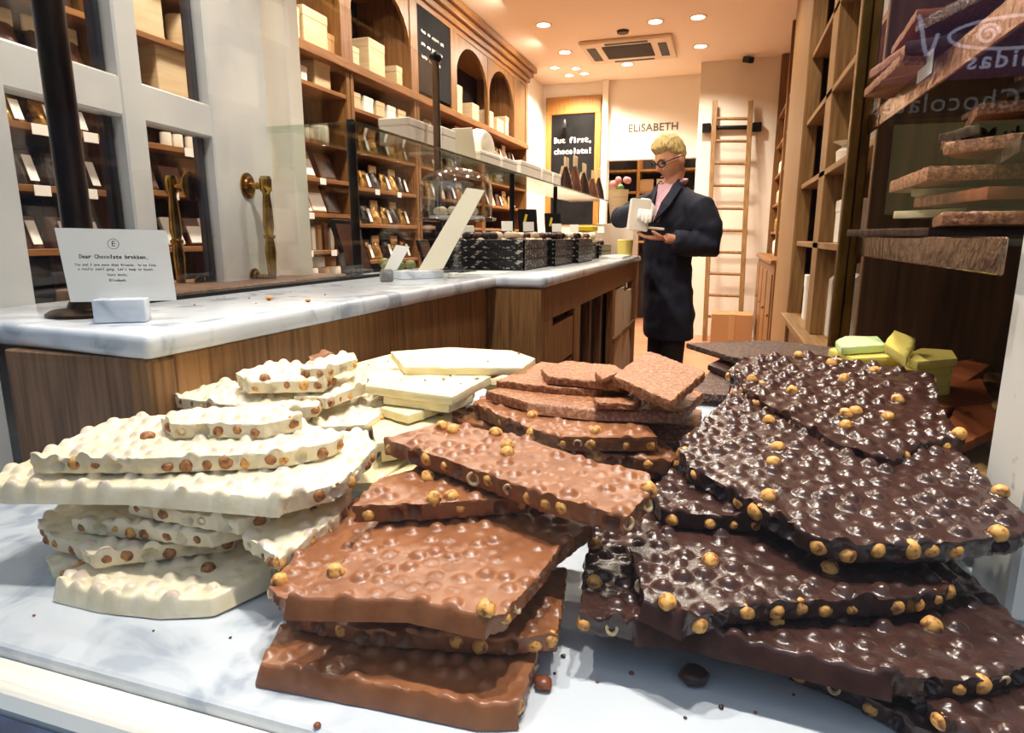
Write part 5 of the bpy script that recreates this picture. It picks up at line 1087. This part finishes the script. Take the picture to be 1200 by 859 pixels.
# ------------------------------------------------------------------ the shopkeeper
def remeshed(name, mb, m, parent, vox, smooth_it=6):
    o = mb.build(name, m, parent)
    md = o.modifiers.new('r', 'REMESH'); md.mode = 'VOXEL'; md.voxel_size = vox
    sm = o.modifiers.new('s', 'SMOOTH'); sm.iterations = smooth_it; sm.factor = .5
    dg = bpy.context.evaluated_depsgraph_get(); me = bpy.data.meshes.new_from_object(o.evaluated_get(dg)); o.modifiers.clear(); old = o.data; o.data = me; bpy.data.meshes.remove(old)
    me.name = name; me.materials.clear(); me.materials.append(M[m]); me.polygons.foreach_set('use_smooth', [True]*len(me.polygons)); return o
def person():
    F = Vector((-.55,-.83,0)).normalized(); Lf = Vector((-F.y*-1*-1, 0, 0)); Lf = Vector((-F.y, F.x, 0))      # his left
    base = pY(784,300,3.92); t = thing('person', 'fair haired person with glasses in a navy coat holding an open white box', 'person', (base.x,3.92,0))
    J = pY
    Yc = 3.92
    sec = [(396,752,814,.66),(360,752,815,.66),(330,752,813,.62),(302,753,813,.62),(272,752,822,.60),(250,750,828,.56),(238,751,827,.52),(228,760,820,.5),(219,773,806,.55)]
    def loft(mb, rows, n=30, fold=0):
        b = bmesh.new(); R = []
        for i, (c, w, d) in enumerate(rows):
            rr = []
            for k in range(n):
                a = 2*PI*k/n; q = 1+fold*max(0,(len(rows)*.45-i))/len(rows)*math.sin(a*7+i*.5)
                rr.append(b.verts.new(c+Lf*math.cos(a)*w*q+F*math.sin(a)*d*q))
            R.append(rr)
        for r, s in zip(R, R[1:]):
            for k in range(n): b.faces.new((r[k], r[(k+1)%n], s[(k+1)%n], s[k]))
        b.faces.new(R[0][::-1]); b.faces.new(R[-1]); mb.join(b)
    rows = []
    for y, x0, x1, dr in sec:
        a, b_ = J(x0,y,Yc), J(x1,y,Yc); w = (b_-a).length/2/.93; c = (a+b_)/2; rows.append((c, w, w*dr))
    # body: head, neck, arms, hands, legs in one surface
    mb = MB(); hc = J(786,187,3.87); Fh = Vector((-.74,-.67,0)).normalized(); Lh = Vector((-Fh.y, Fh.x, 0)); pit = math.radians(24)
    Fx = Fh*math.cos(pit)-Vector((0,0,1))*math.sin(pit); Uz = Vector((0,0,1))*math.cos(pit)+Fh*math.sin(pit); HM = Matrix((Fx, Lh, Uz)).transposed()
    def headshape(d):        # d unit direction in head frame -> point
        x, y, z = d; p = Vector((x*.094, y*.073, z*.114))
        if z < 0: p.y *= 1-.34*(-z)**1.3; p.x *= 1-.12*(-z) if x > 0 else 1-.45*(-z)
        if x > 0:
            g = lambda cy, cz, s, sz=None: math.exp(-((y-cy)/s)**2-((z-cz)/(sz or s))**2)
            p.x += .026*g(0,-.20,.13,.16)+.010*g(0,-.02,.10,.22)-.011*g(.36,.06,.17)-.011*g(-.36,.06,.17)+.006*g(0,.22,.5,.10)+.007*g(0,-.50,.24,.07)+.006*g(0,-.63,.24,.07)-.005*g(0,-.565,.26,.03)+.010*g(0,-.86,.3,.14)+.005*g(.5,-.22,.2)+.005*g(-.5,-.22,.2)
        return p
    b = bmesh.new(); bmesh.ops.create_icosphere(b, subdivisions=5, radius=1)
    for v in b.verts: v.co = headshape(v.co.normalized())
    mb.join(b, Matrix.Translation(hc) @ HM.to_4x4())
    for s in (-1, 1):
        m2 = MB().ball((0,0,0), 1, 3, (.026,.010,.034)); me_ = bpy.data.meshes.new('t'); m2.bm.to_mesh(me_); m2.bm.free(); me_.transform(Matrix.Translation(hc+HM@Vector((-.012,s*.076,-.010))) @ HM.to_4x4() @ Matrix.Rotation(s*.35,4,'Z')); mb.bm.from_mesh(me_)
    nb = rows[-1][0]+Vector((0,0,-.04))
    mb.tube([nb, nb.lerp(hc,.45)+Vector((.006,.006,0)), hc+HM@Vector((-.03,0,-.05))], [.060,.054,.054], 16)
    mb.tube([rows[0][0]+Vector((0,0,.3)), rows[4][0], rows[6][0]+Vector((0,0,-.02)), nb], [.08,.085,.075,.055], 16)
    Ls, Le, Lw = J(820,244,3.80), J(832,289,3.79), J(780,279,3.66); Rs, Re, Rw = J(758,242,3.99), J(728,255,3.92), J(757,244,3.69)
    mb.tube([Ls, Le, Lw], [.05,.042,.028], 12); mb.tube([Rs, Re, Rw], [.05,.042,.028], 12)
    for s in (-1, 1):
        hip = rows[1][0]+Lf*.06*s; ft = Vector((hip.x, hip.y, .04))+F*(-.02 if s < 0 else .03)
        mb.tube([rows[3][0]+Lf*.05*s, hip, (hip+ft)/2, ft], [.058,.056,.05,.04], 12); mb.tube([ft, ft+F*.16-Vector((0,0,.012))], [.04,.03], 10)
    def hand(c, fw, nrm, side, curl, thumb):       # c wrist end of palm, fw finger direction, nrm back of hand, side = +1 thumb on fw x nrm side
        sd = fw.cross(nrm).normalized()*side
        mb.tube([c-fw*.015, c+fw*.03, c+fw*.072], [(.026,.018),(.038,.016),(.040,.013)], 12) if False else None
        for k in range(4):
            o_ = sd*(.028-.0187*k); mb.tube([c+o_*.5, c+o_+fw*.04, c+o_+fw*.080], [.013,.0125,.011], 8)
            L_ = (.068,.076,.070,.054)[k]; p0 = c+o_+fw*.078; pts = [p0]; ang = 0; d = fw
            for q in range(3):
                ang += curl*(.7,1,.8)[q]; d = fw*math.cos(ang)-nrm*math.sin(ang); p0 = p0+d*L_*(.42,.32,.26)[q]; pts.append(p0)
            mb.tube(pts, [.0098,.0092,.0085,.0065], 8)
        p0 = c+sd*.022+fw*.012; d1 = (sd*.75+fw*.55+thumb*.35).normalized(); d2 = (fw*.75+thumb*.5+sd*.25).normalized(); mb.tube([p0, p0+d1*.038, p0+d1*.038+d2*.030, p0+d1*.038+d2*.054], [.015,.0125,.0105,.0075], 8)
    BXC = J(746,252,3.63)
    hand(Lw+Vector((-.01,0,.0)), Vector((-.93,-.25,.05)).normalized(), Vector((0,.12,-1)).normalized(), 1, .22, Vector((0,0,1)))
    body = remeshed('body', mb, 'skin', t, .0055, 3)
    # gloved hand as a garment over its own hand
    mb_keep = mb; mb = MB()
    def hand2(c, fw, nrm, side, curl, thumb):
        sd = fw.cross(nrm).normalized()*side
        for k in range(4):
            o_ = sd*(.030-.020*k); mb.tube([c+o_*.5-fw*.02, c+o_+fw*.04, c+o_+fw*.080], [.016,.015,.0125], 8)
            L_ = (.068,.076,.070,.054)[k]; p0 = c+o_+fw*.078; pts = [p0]; ang = 0
            for q in range(3):
                ang += curl*(.7,1,.8)[q]; d = fw*math.cos(ang)-nrm*math.sin(ang); p0 = p0+d*L_*(.42,.32,.26)[q]; pts.append(p0)
            mb.tube(pts, [.0115,.011,.010,.008], 8)
        p0 = c+sd*.022+fw*.012; d1 = (sd*.75+fw*.55+thumb*.35).normalized(); d2 = (fw*.8+thumb*.5).normalized(); mb.tube([p0, p0+d1*.036, p0+d1*.036+d2*.030, p0+d1*.036+d2*.05], [.017,.014,.012,.009], 8)
    hand2(Rw+Vector((.0,-.03,.03)), Vector((.10,-.72,-.55)).normalized(), Vector((.25,-.55,.80)).normalized(), -1, .35, Vector((-.3,0,-.6)))
    mb.tube([Rw+Vector((-.03,.05,.01)), Rw+Vector((.005,-.01,.01))], [.034,.034], 12)
    remeshed('white_glove', mb, 'glove', t, .005, 3)
    # coat
    mb = MB(); loft(mb, rows, 36, .10)
    mb.tube([Ls+Vector((-.05,.05,.01)), Ls, (Ls+Le)/2+Lf*.02, Le, (Le+Lw)/2+Vector((0,0,-.012)), Lw+(Le-Lw)*.16], [.085,.082,.080,.078,.070,.055], 16)
    mb.tube([Rs+Vector((.05,-.04,0)), Rs, (Rs+Re)/2, Re, (Re+Rw)/2, Rw+(Re-Rw)*.10], [.08,.078,.072,.068,.060,.050], 16)
    ct = remeshed('coat', mb, 'navy_cloth', t, .011, 3)
    for v in ct.data.vertices:
        q = v.co; f = noise.noise(Vector((q.x*9+q.z*4, q.y*9, q.z*13)))*.009+noise.noise(Vector((q.x*22, q.y*22, q.z*26-q.x*10)))*.004; v.co = q+v.normal*(f if q.z > -.0 else f*.6)
    # collar, lapels and shirt
    top = rows[-1][0]; fr = lambda u, dz, o_: top+Lf*u+Vector((0,0,dz))+F*o_
    m1 = MB(); m1.tube([top+Lf*math.cos(a)*.066+F*math.sin(a)*.060+Vector((0,0,.018+.012*math.sin(-a))) for a in [PI*.62+2*PI*.88*k/20 for k in range(21)]], [(.012,.024)]*21, 8); m1.build('shirt_collar', 'shirt', t, smooth=True)
    m1 = MB().prism([fr(-.058,.016,.066),fr(.050,.016,.068),fr(.014,-.17,.164),fr(-.004,-.20,.170)], F*-.05); m1.build('shirt_front', 'shirt', t)
    for s in (-1, 1): MB().prism([fr(.062*s,.036,.046),fr(.102*s,-.015,.066),fr(.082*s,-.11,.136),fr(.008*s,-.205,.180),fr(.030*s,-.09,.142)], F*-.022).build('lapel', 'navy_cloth', t)
    # hair
    b = bmesh.new(); bmesh.ops.create_icosphere(b, subdivisions=5, radius=1)
    for v in b.verts:
        d = v.co.normalized(); p = headshape(d); line = .56 if d.x > .5 else .56-.80*(.5-d.x) if d.x > -.35 else -.12
        side = abs(d.y); k = max(0, min(1, (d.z-line)/.16+.5)); th = .006+.028*max(0,d.z)**1.3+.016*max(0,d.x)*max(0,d.z)
        n_ = noise.noise(Vector((d.x*6,d.y*14,d.z*6)))*.007+noise.noise(Vector((d.x*14,d.y*34,d.z*14)))*.003; v.co = p*(.93+.07*k)+d*(th+n_*(1 if d.z > .2 else .4))*k
    m1 = MB(); m1.join(b, Matrix.Translation(hc) @ HM.to_4x4()); m1.build('hair', 'hair', t, smooth=True)
    # glasses
    m1 = MB()
    for s in (-1, 1):
        c = Vector((.097,.034*s,.008)); m1.tube([hc+HM@(c+Vector((-.010*abs(math.cos(a))*0-.012*max(0,s*math.cos(a)),math.cos(a)*.026,math.sin(a)*.020))) for a in [2*PI*k/20 for k in range(21)]], .0032, 6)
        m1.tube([hc+HM@Vector((.086,.060*s,.012)), hc+HM@Vector((.03,.083*s,.012)), hc+HM@Vector((-.02,.084*s,.006))], .0032, 6)
    m1.tube([hc+HM@Vector((.100,-.010,.012)), hc+HM@Vector((.106,0,.015)), hc+HM@Vector((.100,.010,.012))], .003, 6)
    g = m1.build('glasses', 'black', t, smooth=True)
    for s in (-1, 1): MB().ball(hc+HM@Vector((.095,.034*s,.008)), 1, 2, (.004,.023,.018)).build('lens', 'lens_dark', g, smooth=True) if False else None
    m1 = MB()
    for s in (-1, 1): m1.ball(hc+HM@Vector((.074,.032*s,.008)), .0125, 2)
    m1.build('eyes', 'eye', t, smooth=True)
    m1 = MB()
    for s in (-1, 1): m1.tube([hc+HM@Vector((.088,.014*s,.030)), hc+HM@Vector((.089,.034*s,.036)), hc+HM@Vector((.074,.056*s,.030))], [.003,.0042,.002], 6)
    m1.build('eyebrows', 'hair', t, smooth=True)
    MB().tube([hc+HM@Vector((.083,-.022,-.066)), hc+HM@Vector((.093,0,-.064)), hc+HM@Vector((.083,.022,-.066))], [.002,.0036,.002], 6).build('lips', 'lip', t, smooth=True)
    # trousers and shoes
    for s in (-1, 1):
        hip = rows[1][0]+Lf*.06*s; ft = Vector((hip.x, hip.y, .04))+F*(-.02 if s < 0 else .03)
        MB().tube([rows[1][0]+Lf*.055*s, hip-Vector((0,0,.08)), (hip+ft)/2+F*.01, ft+Vector((0,0,.02))], [.064,.068,.068,.062], 14).build('trouser_leg', 'trouser', t, smooth=True)
        MB().tube([ft-F*.05-Vector((0,0,.002)), ft+F*.02+Vector((0,0,.012)), ft+F*.10-Vector((0,0,.002)), ft+F*.20-Vector((0,0,.012))], [(.034,.036),(.048,.046),(.046,.036),(.030,.022)], 14).build('shoe', 'black', t, smooth=True)
    # the box he holds
    x = thing('open_box', 'open white gift box in the hands of the person in the navy coat', 'box', tuple(BXC-Vector((0,0,.09))))
    R = Matrix.Rotation(.25, 3, 'Z') @ Matrix.Rotation(.10, 3, 'Y'); c = BXC+Vector((.012,0,0)); W, D_, H_ = .10, .09, .165
    for q, sz in ((Vector((-W/2,0,0)),(.004,D_,H_)),(Vector((W/2,0,0)),(.004,D_,H_)),(Vector((0,-D_/2,0)),(W,.004,H_)),(Vector((0,D_/2,0)),(W,.004,H_)),(Vector((0,0,-H_/2)),(W,D_,.004))): MB().obox(c+R@q, sz, R, .001).build('side', 'white_box', x)
    MB().obox(c+R@Vector((.0,0,-.02)), (W*.9,D_*.9,.09), R, .004).build('filling', 'pack_brown', x)
    MB().obox(c+R@Vector((W/2+.045,-.01,-H_/2+.02)), (.09,.08,.012), R, .002).build('lid', 'white_box', x)
mat('eye', srgb(60,60,64), .2); mat('lip', srgb(190,112,100), .5)
person()
# ------------------------------------------------------------------ the window pane and the street it mirrors
struct('window_1', 'window_glass', (-1.2, .7, .268, .274, TZ-.004, 2.46))
struct('ground_street', 'street', (-10, 6, -3.6, .2, -.12, -.02))
FY = -3.5
t = thing('opposite_shop_front', 'dark chocolate shop front across the street, mirrored in the window glass', 'building', (-2.5, FY-.3, -.02)); t['kind'] = 'structure'
box('wall', 'facade_dark', (-10, 5, FY-.5, FY-.1, -.02, 3.1), t)
b = box('name_board', 'sign_purple', (.72, 2.8, FY-.1, FY-.02, 1.90, 2.32), t, .01)
Rb = Matrix((Vector((-1,0,0)), Vector((0,0,1)), Vector((0,1,0)))).transposed()
text('Leonidas', .115, (1.38, FY-.018, 1.975), Rb, 'sign_letters', b, bold=.002, spacing=1.25)
N_ = 40; m1 = MB(); m1.tube([(1.33+.30*math.cos(2*PI*k/N_), FY-.016, 2.10+.075*math.sin(2*PI*k/N_)) for k in range(N_+1)], .008, 6)
m1.tube([(1.20+.05*math.cos(a)*(1-a/14), FY-.016, 2.10+.05*math.sin(a)*(1-a/14)) for a in [k*.3 for k in range(30)]], .008, 6)
m1.tube([(1.42+.04*math.sin(a*1.3), FY-.016, 2.13-.02*a) for a in [k*.2 for k in range(18)]], .007, 6)
m1.tube([(.98-.10*k/10, FY-.016, 2.12-.10*math.sin(k*.45)) for k in range(11)], .010, 6); m1.tube([(1.66+.10*k/10, FY-.016, 2.17+.03*math.sin(k*.6)) for k in range(11)], .010, 6)
m1.build('emblem', 'sign_letters', b, smooth=True)
a_ = box('awning_board', 'facade_brown', (.72, 2.8, FY-.1, FY-.03, 1.70, 1.895), t, .006)
text('Belgian Chocolates', .135, (1.28, FY-.028, 1.785), Rb, 'sign_dim', a_, spacing=1.1)
g = box('lit_window', 'shop_window', (.80, 2.8, FY-.1, FY-.05, 1.22, 1.69), t, .004)
text('er du Maître', .10, (1.30, FY-.048, 1.615), Rb, 'ink', g, bold=.003)
for x in (.78, 1.9, 2.75): box('mullion', 'facade_dark', (x, x+.05, FY-.1, FY-.03, 1.2, 1.7), t)
for i, (x, z) in enumerate(((-1.6,1.5),(-3.4,1.5),(-5.4,1.5))): box('dark_window', 'navy', (x-.6, x+.6, FY-.1, FY-.07, .7, 2.1), t)
# ------------------------------------------------------------------ light
sc = bpy.context.scene
w = bpy.data.worlds.new('world'); sc.world = w; w.use_nodes = True
bg = w.node_tree.nodes['Background']; bg.inputs[0].default_value = (.52,.73,1,1); bg.inputs[1].default_value = .9
def lamp(kind, name, loc, energy, col, size=.1, target=None, spot=None, blend=.3):
    l = bpy.data.lights.new(name, kind); l.energy = energy; l.color = col
    if kind == 'AREA': l.shape = 'DISK'; l.size = size
    elif kind == 'SUN': l.angle = size
    else: l.shadow_soft_size = size
    if spot: l.spot_size = math.radians(spot); l.spot_blend = blend
    o = bpy.data.objects.new(name, l); C.objects.link(o); o.location = loc
    if target is not None: o.rotation_euler = (Vector(target)-Vector(loc)).to_track_quat('-Z','Y').to_euler()
    return o
WARM = (1,.90,.75); NEUT = (1,.94,.85)
# window spots over the display, then added fills for counter and case
for x, y, tx, ty, e in ((-.55,.62,-.45,.52,22),(-.12,.66,-.12,.58,30),(.16,.62,.12,.62,30)):
    lamp('SPOT', 'window_or_fill_spot', (x,y,2.42), e*2.3, NEUT, .022, (tx,ty,.85), 46, .5)
lamp('SPOT', 'window_or_fill_spot', (-.45,1.0,2.6), 95, NEUT, .03, (-.85,1.2,1.1), 70, .6)  # added fill with no fixture, brightening the counter cards and door
lamp('SPOT', 'case_fill', (-.35,1.75,2.7), 70, WARM, .03, (.34,.95,1.05), 36, .5)  # unseen fill added to lift the dark display case
# ceiling lamps of the shop
for p in LAMPS: lamp('SPOT', 'ceiling_lamp', (p.x,p.y,CH-.03), 95, WARM, .05, (p.x,p.y,0), 135, .6)
for x, y in ((-1.75,2.2),(-1.6,3.2),(-1.6,4.6),(-.2,2.2),(-.1,3.4),(-.2,4.8),(-.8,6.0),(-1.7,1.3)): lamp('SPOT', 'ceiling_lamp', (x,y,CH-.03), 75, WARM, .05, (x,y,0), 140, .6)
for y in (1.5,2.9,4.0,5.1,6.3): lamp('AREA', 'shelf_lamp', (-1.62,y,2.84), 17, WARM, .12, (-2.25,y,1.4))
lamp('AREA', 'alcove_lamp', (-.8,8.4,2.7), 20, WARM, .2, (-.8,8.9,1.2))
vs = sc.view_settings; vs.view_transform = 'Standard'; vs.look = 'None'; vs.exposure = -.1; vs.gamma = 1; vs.use_curve_mapping = False
